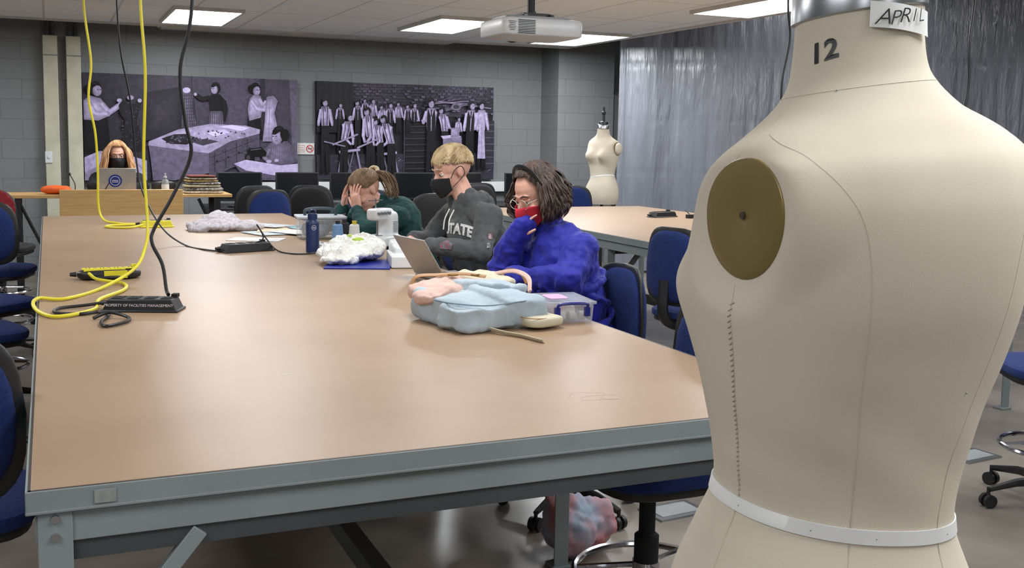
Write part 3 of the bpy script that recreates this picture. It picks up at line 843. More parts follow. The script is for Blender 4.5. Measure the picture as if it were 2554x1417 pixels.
def wrap(geo, th0, z0, R, tilt=0):
    vs, fc = geo
    out = []
    ct, st = math.cos(tilt), math.sin(tilt)
    for v in vs:
        x = v.x*ct-v.y*st; y = v.x*st+v.y*ct
        out.append(fs(z0+y, th0 + math.degrees(x/.06), R))
    return out, fc
vs, fc = wrap(text_geo('12', .027, 1.05, .0008), 111, 1.585, .0008, .12)
MB().add(vs, fc).obj('neck_number', form, M_black, smooth=False, label='black stencilled number 12')
def labpatch(u, v):
    return fs(1.6065+(v-.5)*.024-(u-.5)*.014, 179+(u-.5)*62, .0035+.0015*math.sin(u*5)**2)
MB().grid(labpatch, 24, 4).obj('paper_label', form, M_paper, label='white paper label with handwritten name')
MBl = MB()
for k_, chh in enumerate('APRIL'):
    vs, fc = wrap(text_geo(chh, (.021,.019,.020,.018,.018)[k_], 1, -.0002, .25), 158+k_*9.0, 1.6075+(.001,-.001,.0004,.0002,.000)[k_], .0068, (-.12,.02,-.05,.0,.1)[k_])
    MBl.add(vs, fc)
MBl.obj('label_lettering', form, M_black, smooth=False)

f2 = dress_form((5.17,9.5,0), math.radians(115), 'cream dress form on a stand with black neck finial', False)
MB().lathe([(.05,1.66),(.045,1.69),(.015,1.7),(.012,1.76),(.02,1.77),(.02,1.79),(.01,1.8),(.01,1.84)]).obj('neck_finial', f2, M_black)
MB().sup((-.17,-.03,1.42),(.035,.05,.06)).obj('arm_stub', f2, M_linen)

# ------------------------------------------------------------------ cables and power strips
def cable(pts, r, m, label):
    o = MB().tube(catmull(pts, 8), r, 8).obj('power_cable', None, m)
    return single(o, label, 'cable')
cable([(.24,7.5,2.6),(.24,7.5,2.33),(.25,7.5,2.2),(.275,7.5,1.95),(.255,7.5,1.72),(.29,7.5,1.5),(.30,7.5,1.25),(.30,7.52,1.02),(.33,7.48,.925),(.42,7.38,.908),(.52,7.28,.908),(.36,7.22,.908),(.33,7.1,.908),(.45,7.02,.908),(.54,7.06,.92)], .0075, M_yellow, 'yellow extension cord hanging from the ceiling down to the table')
cable([(.37,6.3,2.6),(.37,6.3,2.24),(.385,6.3,1.95),(.43,6.3,1.68),(.455,6.3,1.35),(.48,6.2,1.17),(.56,6.02,.99),(.66,5.86,.908),(.74,5.6,.906),(.80,5.5,.91),(.84,5.49,.93)], .005, M_black, 'thin black cord hanging from the ceiling to a power strip')
cable([(.37,4.8,2.6),(.376,4.8,2.06),(.39,4.8,1.756),(.377,4.8,1.383),(.384,4.75,1.11),(.363,4.65,1.02),(.309,4.5,.953),(.17,4.28,.908),(.04,4.05,.908),(-.04,4.08,.910),(-.06,3.95,.91),(-.037,3.76,.908),(.02,3.66,.908),(.13,3.78,.908),(.155,4.0,.908),(.25,4.22,.908),(.26,4.4,.908),(.17,4.5,.915),(.14,4.58,.93)], .0065, M_yellow, 'yellow extension cord hanging down and looping across the table')
cable([(.5,4.0,2.6),(.49,4.0,1.977),(.445,4.0,1.735),(.459,4.0,1.549),(.477,4.0,1.425),(.41,4.0,1.273),(.344,3.98,1.16),(.333,3.95,1.11),(.362,3.9,1.038),(.367,3.83,.96),(.37,3.79,.945)], .0065, M_black, 'thick black cord hanging in kinks from the ceiling')
cable([(.16,3.84,.92),(.1,3.86,.91),(.02,3.84,.907),(.01,3.75,.907),(.08,3.70,.907),(.14,3.72,.907),(.17,3.66,.907),(.14,3.52,.907),(.15,3.44,.907),(.21,3.5,.907),(.225,3.58,.907),(.17,3.62,.920),(.12,3.60,.907)], .0055, M_black, 'black cord coiled beside the power strip on the table')
cable([(.9,5.5,.93),(1.02,5.56,.96),(1.0,5.62,1.03),(1.05,5.6,.95),(1.08,5.42,.906),(1.18,5.28,.906),(1.33,5.45,.906),(1.45,5.62,.906)], .004, M_black, 'thin black cord running across the table')
cable([(3.93,5.03,2.6),(3.92,5.03,2.3),(3.95,5.04,2.1),(3.90,5.03,1.85),(3.91,5.03,1.6),(3.95,5.03,1.3),(3.93,5.05,1.0),(3.98,5.1,.908),(4.1,5.3,.906)], .006, M_black, 'thin black cord hanging down to the second cutting table')
cable([(4.91,4.6,2.6),(4.90,4.6,2.3),(4.88,4.6,2.1),(4.89,4.6,1.85),(4.85,4.6,1.6),(4.86,4.6,1.3),(4.84,4.6,1.0),(4.80,4.65,.908),(4.7,4.8,.906)], .008, M_black, 'thin black cord hanging down to the second cutting table')
def strip(loc, rz, label, c1, c2, L=.26, text=None, rounded=False):
    t = thing('power_strip', label, 'power strip', loc, rz, 'power strips on the tables')
    if rounded: MB().sup((0,0,.02),(L/2,.055,.02),.5,.7).torus((0,0,.012),.055,.007,V((1.9,0,0)),V((0,1,0))).obj('housing', t, c1)
    else: MB().box((0,0,.022),(L,.1,.042),taper=.86).box((0,0,.004),(L+.01,.11,.008)).obj('housing', t, c1, bevel=.004)
    g = MB()
    for k in range(4):
        x = -L*.33+k*L*.22
        g.box((x,.0,.0435),(.035 if not rounded else .045,.05,.003)).box((x-.006,0,.0455),(.003,.012,.002),1).box((x+.006,0,.0455),(.003,.012,.002),1)
    if rounded: g.box((.02,-.05,.022),(.09,.012,.03)).box((-.02,.0,.036),(.16,.06,.012))
    g.obj('socket', t, [c2, M_black])
    MB().box((L*.40,.03,.048),(.02,.03,.012)).obj('switch', t, c2)
    MB().cyl((-L/2,.02,.02),(-L/2-.025,.02,.02),.011,.007).obj('strain_relief', t, M_black)
    if text:
        vs, fc = text_geo(text, .0125)
        MB().add([V((v.x*1.0, -.0525+(v.y+.001)*.16, v.y+.024)) for v in vs], fc).obj('lettering', t, M_paper, smooth=False)
    return t
strip((.285,3.76,.9), -.38, 'black power strip box lettered PROPERTY OF FACILITIES MANAGEMENT', M_black, M_blackm, .25, 'PROPERTY OF FACILITIES MANAGEMENT')
strip((.22,4.63,.9), .05, 'black and yellow power strip lying on the table', M_black, M_yellow, .25, rounded=True)
strip((.93,5.54,.9), .3, 'black power strip with a plug standing in it', M_black, M_blackm, .27)
strip((.63,7.14,.9), .05, 'yellow and black power strip at the far end', M_yellow, M_black, .2)
strip((4.5,7.25,.9), .25, 'black power strip on the second table', M_black, M_blackm, .24)
o = MB().box((4.66,7.08,.915),(.07,.05,.03)).tube(catmull([(4.66,7.08,.92),(4.68,7.2,.96),(4.72,7.16,.905)]),.004).obj('power_adapter', None, M_black, bevel=.004); single(o, 'small black power adapter with cord on the table', 'adapter')

# ------------------------------------------------------------------ table items
t = thing('water_bottle', 'navy blue insulated steel water bottle with screw lid', 'bottle', (1.245,5.40,.9))
M_navy = mat('navy_powder_coat', (26,46,92), .4)
MB().lathe([(.030,0),(.034,.004),(.034,.150),(.030,.165),(.024,.172)]).obj('bottle_body', t, M_navy)
MB().lathe([(.025,.172),(.025,.198),(.021,.202)]).torus((0,0,.205),.016,.005,V((1,0,0)),V((0,0,1)),arc=(0,pi),seg=12).obj('lid', t, M_navy)
g = MB().torus((0,-.0335,.13),.011,.001,V((1,0,0)),V((0,0,1)),seg=20).box((0,-.0345,.13),(.012,.001,.003)); g.obj('round_logo', t, M_paper)
M_clear = mat('clear_plastic', (236,240,244), .12, trans=.3, alpha=.42)
t = thing('storage_bin', 'clear plastic storage bin with a grey carrying handle', 'bin', (1.47,6.17,.9), -.1)
MB().box((0,0,.06),(.26,.2,.12),taper=1.06).obj('bin_body', t, M_clear, bevel=.01)
MB().box((0,0,.127),(.285,.22,.014)).obj('lid', t, mat('pale_lid', (200,206,214), .35), bevel=.004)
MB().tube(catmull([(-.09,0,.13),(-.085,0,.165),(0,0,.175),(.085,0,.165),(.09,0,.13)]),.006,8,flat=2).obj('handle', t, mat('grey_handle', (60,76,84), .5))
MB().sup((-.03,0,.05),(.08,.07,.045),.7,.6).obj('contents', t, mat('bin_contents', (160,166,180), .8, c2=(100,108,130), nscale=40))
def cone(x, y, c, lab, core):
    t = thing('thread_cone', lab, 'thread', (x,y,.9), group='thread cones on the table')
    MB().lathe([(.028,.008),(.034,.014),(.027,.105),(.02,.112)]).obj('thread', t, mat('thread_wind', c, .8, stretch=(1,1,60), nscale=4))
    MB().lathe([(.036,0),(.036,.008),(.013,.01),(.013,.125),(.015,.13)]).obj('spool_core', t, mat('core', core, .6))
cone(1.48,5.80,(120,160,206),'light blue cone of sewing thread', (40,40,46)); cone(1.565,5.76,(236,236,232),'white cone of sewing thread on a yellow core', (214,196,60)); cone(1.545,5.90,(36,36,42),'black cone of sewing thread', (50,50,50))
t = thing('serger_machine', 'white overlock sewing machine with knobs and needle head', 'sewing machine', (1.69,5.64,.9), .62)
b = MB(); b.sup((0,0,.03),(.095,.085,.03),.3,.3).sup((.05,.0,.10),(.038,.055,.09),.35,.35).sup((-.005,.01,.175),(.08,.043,.034),.4,.35)
b.obj('machine_body', t, M_white, remesh=.005, smit=2)
MB().cyl((.085,0,.11),(.11,0,.11),.03).obj('hand_wheel', t, M_white)
for k in range(4): MB().cyl((-.07+k*.028,-.028,.185),(-.07+k*.028,-.048,.185),.008).obj('tension_dial', t, mat('dial', (120,124,130), .4))
MB().cyl((-.055,-.01,.15),(-.055,-.01,.06),.006).box((-.055,-.01,.062),(.03,.05,.004)).obj('presser_foot', t, M_capm)
MB().cyl((0,.045,.18),(0,.045,.26),.004).box((0,.045,.25),(.12,.006,.006)).obj('thread_guide', t, M_capm)
g = MB()
for k in range(7): g.box((.05,-.057,.08+k*.009),(.04,.003,.003))
g.obj('stitch_chart', t, mat('chart', (150,156,164), .5))
t = thing('sewing_machine', 'white portable sewing machine, flat bed towards the table edge', 'sewing machine', (1.53,4.77,.9), 1.35)
b = MB().box((-.02,0,.028),(.30,.13,.054)).sup((.09,0,.066),(.08,.055,.042),.3,.3).sup((.02,.01,.072),(.10,.04,.024),.4,.4); b.obj('machine_body', t, M_white, remesh=.005, smit=2)
MB().cyl((-.06,0,.085),(-.06,0,.052),.005).obj('needle_bar', t, M_capm)
M_pat = mat('speckled_fabric', (158,152,158), .9, c2=(190,186,190), nscale=70)
o = MB().ell((.98,6.85,.925),(.2,.2,.045)).ell((1.12,6.8,.92),(.14,.14,.04)).ell((1.0,6.95,.945),(.12,.12,.06)).ell((.86,6.75,.915),(.08,.08,.03)).obj('fabric_pile', None, M_pat, remesh=.01, smit=3, disp=[(.03,.06),(.014,.025)])
single(o, 'crumpled speckled grey fabric on the table', 'fabric')
cols = [(226,226,224),(188,200,206),(214,190,160),(232,232,232),(120,150,160),(180,186,190)]
for k, (x, y, rz, w, l) in enumerate(((1.09,6.14,-.45,.3,.2),(1.22,6.5,.3,.22,.28),(1.30,6.66,-.2,.22,.28),(1.38,6.46,.5,.2,.26),(1.5,6.75,.1,.2,.25),(1.3,6.9,.7,.2,.28))):
    o = MB().box((0,0,.0),(w,l,.003)).obj('paper_sheet', None, mat('sheet', cols[k], .7, c2=tuple(c*.85 for c in cols[k]), nscale=12))
    o.location = (x,y,.9020+.0032*(k if k else 0)); o.rotation_euler = (0,0,rz)
    single(o, 'loose pattern paper lying on the table', 'paper', 'papers on the long table')
o = MB().sup((1.60,6.95,.925),(.035,.03,.025)).obj('pin_cushion', None, mat('violet', (96,70,190), .7)); single(o, 'small violet pincushion on the table', 'pincushion')
o = MB().sup((1.38,5.60,.915),(.1,.06,.014),.8,.8).obj('fabric_scrap', None, mat('bw_print', (230,230,230), .9, c2=(24,24,30), nscale=60), disp=.02, dscale=.04); single(o, 'black and white printed fabric scrap', 'fabric')
o = MB().box((1.33,4.80,.904),(.30,.34,.008),rz=-.35).obj('folder', None, mat('blue_folder', (30,44,150), .4), bevel=.002); single(o, 'flat royal blue folder under a plastic bag', 'folder')
M_bag = mat('white_polythene', (232,231,225), .28, c2=(216,215,207), nscale=9, bump=1.0, bscale=22, spec=.8, bdist=.02)
t = thing('plastic_bag', 'crumpled white plastic shopping bag with green print, filled with fabric', 'bag', (1.36,4.95,.908))
MB().ell((1.29,4.90,.950),(.14,.14,.042)).ell((1.39,5.04,.958),(.14,.13,.050)).ell((1.33,5.0,.975),(.1,.1,.045)).ell((1.23,4.80,.930),(.09,.07,.022)).ell((1.43,5.10,.985),(.08,.05,.04)).ell((1.40,4.9,.955),(.08,.07,.05)).obj('bag_body', t, M_bag, world=True, remesh=.006, smit=1, disp=[(.03,.09),(.022,.028)])
MB().sup((1.36,4.94,1.006),(.03,.022,.012)).sup((1.33,4.98,1.022),(.014,.018,.008)).obj('green_print', t, mat('green_print', (170,200,70), .5), world=True)
t = laptop((1.475,4.21,.9), -pi/2+.14, math.radians(32), 'open slim silver laptop in front of the person in blue', False, .29, .20, (176,172,168))
# ------------------------------------------------------------------ backpack
M_lb = mat('light_blue_canvas', (172,185,193), .92, c2=(160,175,185), nscale=5, bump=.8, bscale=12, bdist=.014)
M_pink = mat('pale_pink_canvas', (212,178,166), .88, bump=.5, bscale=16)
M_creamw = mat('cream_webbing', (208,200,176), .88)
M_leather = mat('tan_leather', (176,130,82), .5)
M_piping = mat('slate_piping', (122,144,160), .8)
BX = .045
t = thing('backpack', 'light blue canvas backpack with pink flap and tan leather straps', 'backpack', (1.27+BX,3.22,.9))
OB = Matrix.Translation((BX,0,0))
def tiltR(rz, rx, ry): return Matrix.Rotation(rz,3,'Z') @ Matrix.Rotation(ry,3,'Y') @ Matrix.Rotation(rx,3,'X')
MB(OB).sup((1.23,3.20,.953),(.155,.180,.048),.22,.26,R=tiltR(.16,.06,-.03)).sup((1.19,3.06,.943),(.115,.07,.038),.25,.3,R=tiltR(.16,0,0)).sup((1.31,3.13,.962),(.09,.12,.048),.3,.35,R=tiltR(.25,.1,.08)).sup((1.13,3.2,.945),(.05,.12,.04),.5,.5,R=tiltR(.3,0,-.2)).obj('pack_body', t, M_lb, world=True, remesh=.005, smit=4, disp=[(.035,.12),(.008,.04)])
MB(OB).sup((1.19,3.34,.990),(.13,.085,.030),.4,.4,R=tiltR(.25,.1,-.1)).sup((1.11,3.24,.990),(.065,.07,.020),.5,.4,R=tiltR(.3,-.1,-.2)).obj('front_pocket', t, M_pink, world=True, remesh=.005, smit=2, disp=[(.025,.07),(.008,.025)])
MB(OB).sup((1.31,3.27,1.000),(.095,.11,.022),.4,.35,R=tiltR(.35,-.05,.1)).obj('top_flap', t, M_lb, world=True, remesh=.005, smit=2, disp=[(.03,.07),(.008,.025)])
MB(OB).sup((1.35,3.40,1.010),(.10,.06,.018),.5,.45,R=tiltR(.2,.2,.1)).obj('lining', t, M_creamw, world=True, remesh=.005, disp=[(.025,.05)])
MB(OB).sup((1.385,3.03,.924),(.07,.06,.018),.5,.45,rz=.3).obj('shoulder_strap', t, M_creamw, world=True, disp=.006, dscale=.05)
MB(OB).tube(catmull([(1.31,3.02,.94),(1.34,2.97,.94),(1.42,2.99,.935),(1.46,3.05,.93)]),.0018,6).obj('piping', t, M_leather, world=True)
MB(OB).tube(catmull([(1.08,3.40,.98),(1.10,3.42,1.025),(1.18,3.40,1.032),(1.25,3.36,1.038),(1.31,3.3,1.034)]),.0028,6,flat=2.6).obj('leather_strap', t, M_leather, world=True)
MB(OB).tube(catmull([(1.44,3.5,.97),(1.46,3.48,1.025),(1.50,3.44,1.025),(1.51,3.4,.99)]),.0028,6,flat=2.6).obj('leather_strap', t, M_leather, world=True)
MB(OB).tube(catmull([(1.40,3.46,1.02),(1.46,3.40,1.035),(1.46,3.28,1.025),(1.43,3.2,.99)]),.009,8,flat=.5).obj('carry_handle', t, M_pink, world=True)
MB(OB).box((1.21,3.35,1.036),(.030,.022,.006),rz=.5).box((1.28,3.32,1.038),(.026,.02,.006),rz=.5).obj('buckle', t, mat('brass', (170,140,80), .35, .8), world=True)
MB(OB).tube(catmull([(1.075,3.16,.985),(1.10,3.05,.988),(1.19,2.995,.985),(1.31,3.01,.99),(1.41,3.07,.985)]),.0022,6).obj('zip', t, M_piping, world=True)
MB(OB).tube(catmull([(1.2,2.985,.912),(1.23,2.93,.908),(1.26,2.88,.906),(1.275,2.82,.906),(1.285,2.78,.906)]),.0022,6,flat=5).obj('webbing_strap', t, M_creamw, world=True)
t = thing('storage_box', 'small clear plastic box with royal blue clip handle', 'box', (1.575,3.16,.9), -.12)
MB().box((0,0,.032),(.15,.2,.062),taper=1.05).obj('box_body', t, M_clear, bevel=.006)
MB().box((0,0,.068),(.172,.22,.01)).obj('lid', t, M_clear, bevel=.003)
M_rb = mat('royal_blue_plastic', (26,36,130), .35)
MB().tube(catmull([(-.05,-.105,.045),(-.048,-.12,.066),(0,-.125,.07),(.048,-.12,.066),(.05,-.105,.045)]),.005,8).box((-.052,-.108,.04),(.018,.014,.03)).box((.052,-.108,.04),(.018,.014,.03)).obj('handle', t, M_rb)
MB().sup((-.01,0.02,.032),(.055,.065,.025),.6,.6).obj('contents', t, mat('notions', (236,200,210), .7, c2=(244,244,246), nscale=50))
MB().sup((-.02,.01,.0745),(.035,.05,.0012),.4,.4).obj('sticker', t, mat('pink_violet', (230,170,205), .6, c2=(200,160,215), nscale=60))
for k in range(3): MB().cyl((-.03+.035*k,-.06,.02),(-.01+.035*k,-.06,.02),.015).obj('bobbin', t, M_paper)

t = thing('tote_bag', 'pastel blue and pink cloth tote bag slumped on the floor', 'bag', (1.75,3.3,0))
MB().ell((1.69,3.3,.11),(.09,.11,.11)).ell((1.80,3.32,.10),(.09,.1,.10)).caps_((1.66,3.3,.16),.03,(1.62,3.34,.24),.02).obj('bag_body', t, mat('pastel_patch', (148,162,180), .85, c2=(196,112,106), nscale=7), world=True, remesh=.01, smit=1, disp=[(.05,.08),(.02,.03)])
for x, y in ((2.3,3.55),(4.08,3.68)):
    t = thing('floor_outlet', 'rectangular grey metal floor outlet cover set in the floor', 'floor outlet', (x,y,0), .1, 'floor outlets')
    MB().box((0,0,.004),(.24,.16,.008)).obj('frame', t, M_capm); MB().box((0,0,.009),(.19,.11,.003)).obj('cover', t, mat('outlet_grey', (150,154,156), .5))

# ------------------------------------------------------------------ people
def frame(F, up=(0,0,1)):
    F = V(F).normalized(); y = -F; x = y.cross(V(up)).normalized(); z = x.cross(y)
    return Matrix((x,y,z)).transposed()
def head_geo(mb, M):
    R = M.to_3x3()
    def e(c, r, rot=None): mb.ell(M @ V(c), r, R if rot is None else R @ rot)
    e((0,.012,.03),(.075,.096,.09)); e((0,-.02,-.03),(.061,.070,.085)); e((0,-.048,-.088),(.036,.034,.026))
    e((0,-.012,-.07),(.052,.058,.035)); e((0,-.075,.026),(.046,.014,.010))
    for s_ in (-1,1):
        e((s_*.036,-.062,-.03),(.022,.022,.018)); e((s_*.074,.012,-.008),(.010,.018,.030)); e((s_*.078,.018,.004),(.007,.014,.02))
    mb.caps_(M @ V((0,-.082,.008)), .008, M @ V((0,-.104,-.028)), .012)
    for s_ in (-1,1): e((s_*.011,-.094,-.030),(.008,.010,.008))
    e((0,-.090,-.056),(.022,.009,.005)); e((0,-.088,-.065),(.019,.009,.006))
def eyes(t, M, iris=(70,90,110)):
    R = M.to_3x3()
    for s_ in (-1,1):
        g = MB(); c = M @ V((s_*.031,-.068,.004)); g.ell(c, (.0125,.0125,.0125), R)
        g.ell(M @ V((s_*.031,-.0785,.003)), (.006,.003,.006), R, 1); g.ell(M @ V((s_*.031,-.0803,.003)), (.003,.002,.003), R, 2)
        g.ell(M @ V((s_*.031,-.0700,.0105)), (.0135,.0125,.0075), R, 3)
        g.obj('eye', t, [M_eyew, mat('iris', iris, .3), M_black, M_skin], world=True)
M_eyew = mat('eye_white', (225,222,218), .3)
def mask(t, M, m):
    def fn(u, v):
        a = math.radians(-72+144*u); c = math.cos(a)
        top = -.008-.016*(1-c); bot = -.112+.028*(1-c)*1.6
        z = top+(bot-top)*v
        w = .075-.010*v
        x = w*math.sin(a)*1.03
        y = -.028-(.072-.002*v)*c - .024*math.exp(-(a/.38)**2)*math.exp(-((v-.3)/.38)**2) - .008*math.sin(pi*v)*c
        return M @ V((x,y,z))
    MB().grid(fn, 24, 12).obj('face_mask', t, m, world=True, solid=.0025, ang=80)
    for s_ in (-1,1):
        MB().tube(catmull([M @ V((s_*.070,-.045,-.025)), M @ V((s_*.080,-.012,.012)), M @ V((s_*.084,.022,.018)), M @ V((s_*.082,.03,-.02)), M @ V((s_*.074,-.006,-.048)), M @ V((s_*.063,-.045,-.07))],5), .0018, 6).obj('ear_loop', t, m, world=True)
def glasses(t, M, m, r=.024, w=.0016):
    g = MB(); R = M.to_3x3(); ax = R @ V((1,0,0)); az = R @ V((0,0,1))
    for s_ in (-1,1):
        g.torus(M @ V((s_*.032,-.098,.002)), r, w, ax, az*.85, 28)
        g.tube(catmull([M @ V((s_*.056,-.096,.006)), M @ V((s_*.078,-.06,.01)), M @ V((s_*.082,.01,.008)), M @ V((s_*.08,.03,-.015))],5), .0015, 6)
    g.tube(catmull([M @ V((-.01,-.1,.005)), M @ V((0,-.104,.008)), M @ V((.01,-.1,.005))],4), .0014, 6)
    g.obj('glasses', t, m, world=True)
def hair(t, M, m, tend, fall, n=300, puff=.0, rl=.006, curl=.01, inward=.0, seed=1, grav=V((0,0,-1)), crown=(0,.5,.85), flare=.012, rough=.02, wave=6):
    rnd = random.Random(seed); g = MB()
    C = V((0,.014,.032)); RR = V((.080+puff,.101+puff,.094+puff))
    def D(d, k=1.0):
        return M @ (C + V((RR.x*d.x, RR.y*d.y, RR.z*d.z))*k)
    def dirv(th, ph): return V((math.sin(th)*math.sin(ph), -math.sin(th)*math.cos(ph), math.cos(th)))
    def cap(u, v):
        ph = -pi+2*pi*u; return D(dirv(.02+(tend(ph)-.05)*v, ph), .985)
    g.grid(cap, 48, 16)
    Ri = M.to_3x3(); cr = V(crown).normalized()
    for i in range(n):
        ph = -pi+2*pi*(i+rnd.random())/n
        lay = rnd.random()
        te = tend(ph)*(1-.35*(lay < .35)*rnd.random())+rnd.uniform(-.06,.05); k = 1+rnd.uniform(-.005,rough)+(.012 if lay < .35 else 0)
        e = dirv(te, ph); pts = []
        c0 = (cr+V((rnd.uniform(-.25,.25),rnd.uniform(-.25,.25),rnd.uniform(-.1,.1)))).normalized()
        for j in range(8):
            f = j/7; d = (c0*(1-f)+e*f)
            d = d.normalized() if d.length > .05 else e
            pts.append(D(d, k*(1+.02*math.sin(f*pi*2+i))))
        L = fall(ph)*rnd.uniform(.75,1.1)
        base = pts[-1]; out = (Ri @ V((math.sin(ph),-math.cos(ph),0)))
        tg = (pts[-1]-pts[-2]).normalized()
        if L > .005:
            m_ = max(3, int(L/.012)); w0 = rnd.uniform(0,6.28); cc = base
            for j in range(1, m_+1):
                f = j/m_; gd = (tg*(1-f)**2*.8+grav*(1-(1-f)**2)).normalized()
                cc = cc+gd*L/m_
                pts.append(cc + out*(flare*math.sin(f*pi*.8)-inward*f*f) + out*curl*math.sin(w0*.3+f*wave)*f)
        nn = len(pts)
        rs = [rl*(.5+.9*math.sin(pi*min(1,(q+.6)/nn)))*(.25 if q == nn-1 else 1) for q in range(nn)]
        g.tube(pts, rs, 5, flat=.6)
    for s_ in (-1,1):
        g.tube([M @ V((s_*.014,-.088,.028)), M @ V((s_*.032,-.086,.034)), M @ V((s_*.05,-.074,.028))], [.003,.004,.002], 6)
    return g.obj('hair', t, m, world=True, ang=70)
def hand_geo(mb, w, d, n, ts, curl=.4, s_=1.0, spread=.06):
    w = V(w); d = V(d).normalized(); n = (V(n)-d*V(n).dot(d)).normalized(); tt = d.cross(n)
    if tt.dot(V(ts)) < 0: tt = -tt
    R = Matrix((d,tt,n)).transposed()
    mb.caps_(w-d*.03, .026*s_, w+d*.02, .022*s_)
    mb.sup(w+d*.05*s_, (.048*s_,.040*s_,.015*s_), .8, .7, R=R, seg=20, rings=10)
    for i, L in enumerate((.072,.080,.075,.060)):
        off = (.031-.0205*i)*s_
        p = w+d*.085*s_+tt*off; dd = (d+tt*spread*(1.5-i)).normalized(); r = (.0085-.0004*i)*s_
        a = curl*(.6+.1*i)
        for k, fr in enumerate((.45,.30,.25)):
            c, q = math.cos(a), math.sin(a)
            dd = (dd*c+n*q).normalized()
            p2 = p+dd*L*fr*s_; mb.caps_(p, r, p2, r*.92, 10); p = p2; r *= .92
    p = w+d*.022*s_+tt*.028*s_; dd = (d*.62+tt*.7+n*.25).normalized()
    for k in range(3):
        p2 = p+dd*(.034,.030,.024)[k]*s_; mb.caps_(p, (.0125,.0105,.009)[k]*s_, p2, (.0105,.009,.0075)[k]*s_, 10); p = p2; dd = (dd+d*.25+n*.1).normalized()

def person(label, H, F, chest, neck, headp, headF, headUp, arms, jm, pm, sc=1.0, jdisp=None, hood=0, jv=.007, loose=1.0, skin=M_skin, baggy=0):
    H = V(H); F = V(F).normalized(); S = V((-F.y, F.x, 0)); UP = V((0,0,1))
    chest = V(chest); neck = V(neck); headp = V(headp)
    t = thing('person', label, 'person', (H.x,H.y,0))
    M = Matrix.Translation(headp) @ frame(headF, headUp).to_4x4()
    RB = Matrix((F,S,UP)).transposed()
    b = MB(); head_geo(b, M)
    b.caps_(neck, .055, M @ V((0,.012,-.06)), .05)
    b.ell(chest, (.09*sc,.14*sc,.17*sc), RB); b.caps_(H, .11*sc, chest, .10*sc)
    j = MB()
    j.ell(chest+UP*.02, (.125*sc*loose,.175*sc*loose,.17*sc), RB); j.caps_(H+UP*.02, .125*sc*loose, chest-UP*.05, .125*sc*loose)
    mid = (H+chest)/2
    j.ell(mid, (.125*sc*loose,.16*sc*loose,.17*sc), RB); j.ell(H+UP*.02, (.14*sc,.175*sc,.09*sc), RB)
    j.ell((chest+neck*2)/3, (.085*sc,.12*sc,.075*sc), RB)
    j.caps_(neck-UP*.03, .075, neck+UP*.012, .062)
    if hood:
        for a in range(-5,6):
            an = a*.42; q = neck - F*(.075*math.cos(an)) + S*(.082*math.sin(an)) + UP*(.012-.012*abs(a)/5)
            j.ell(q-F*.008, (.032,.032,.034+hood*.012), RB)
        j.ell(neck-F*.10-UP*.02, (.045,.09,.055), RB)
    rb = random.Random(11)
    for sg, (sh, el, wr, hd, hn, ts, cu) in zip((1,-1), arms):
        sh = V(sh); el = V(el); wr = V(wr)
        b.caps_(chest+UP*.08, .05, sh, .045); b.caps_(sh, .045, el, .036); b.caps_(el, .036, wr, .027)
        if hd is not None: hand_geo(b, wr, hd, hn, ts, cu)
        else: hand_geo(b, wr.lerp(el,.28), (wr-el), (F.x*-1,F.y*-1,0), S, .5, .8)
        r = loose
        j.caps_(neck-UP*.05, .06, sh, .066*r*sc); j.caps_(sh, .068*r*sc, el, .052*r*sc)
        we = wr + (el-wr).normalized()*.01
        j.caps_(el, .052*r*sc, we, .037*r if hd is not None else .043*r)
        for f_ in (.25,.5,.75):
            q = el.lerp(we, f_); j.ell(q, (.050*r*(1-.22*f_),)*3, RB)
        if baggy:
            # hanging cloth folds: slanting rolls round the sleeve and under the arm
            for A_, B_, r0, r1 in ((sh, el, .075, .066), (el, we, .062, .050)):
                ax = (B_-A_).normalized()
                for q_ in range(5):
                    c_ = A_.lerp(B_, .12+.19*q_)-UP*.012
                    nrm = (ax+V((rb.uniform(-.5,.5),rb.uniform(-.5,.5),rb.uniform(-.5,.5)))).normalized()
                    u_ = nrm.orthogonal().normalized(); v_ = nrm.cross(u_)
                    j.torus(c_, r0+(r1-r0)*q_/4-.008, .011, u_, v_, 18, 0, 6)
        if hd is not None:
            ax = (we-el).normalized(); j.tube([we-ax*.012, we+ax*.006], .038*r, 12)
        else: j.ell(wr, (.048,.048,.042), RB)
    if baggy:
        for q_ in range(4):
            c_ = chest.lerp(H, .15+.25*q_)
            nrm = (UP+V((rb.uniform(-.3,.3),rb.uniform(-.3,.3),0))).normalized(); u_ = F.copy(); u_ = (u_-nrm*u_.dot(nrm)).normalized(); v_ = nrm.cross(u_)
            j.torus(c_, .135*loose, .016, u_, v_*1.28, 28, 0, 6)
    p = MB(); p.ell(H, (.14*sc,.17*sc,.10*sc), RB)
    sh_ = MB()
    for sg in (1,-1):
        k0 = H+S*sg*.09; k1 = H+F*.40+S*sg*.10+UP*.0; k2 = k1-F*.02-UP*.40
        b.caps_(k0, .07, k1, .05); b.caps_(k1, .05, k2, .035); b.caps_(k2, .035, k2+F*.1-UP*.045, .03)
        p.caps_(k0, .085*sc, k1, .062*sc); p.caps_(k1, .062*sc, k2, .05)
        sh_.caps_(k2-UP*.05, .04, k2+F*.14-UP*.06, .034)
    b.obj('body', t, skin, world=True, remesh=.0045, smit=2)
    jo = j.obj('jacket', t, jm, world=True, remesh=jv, smit=3, disp=jdisp or [(.016,.10),(.012,.035)])
    p.obj('trousers', t, pm, world=True, remesh=.012, smit=2)
    sh_.obj('shoes', t, M_black, world=True, remesh=.01)
    return t, M, jo
def hm(name, c, c2): return mat(name, c, .55, c2=c2, nscale=30, bump=.4, bscale=120, stretch=(1,1,.3))
def dg(a): return a*pi/180
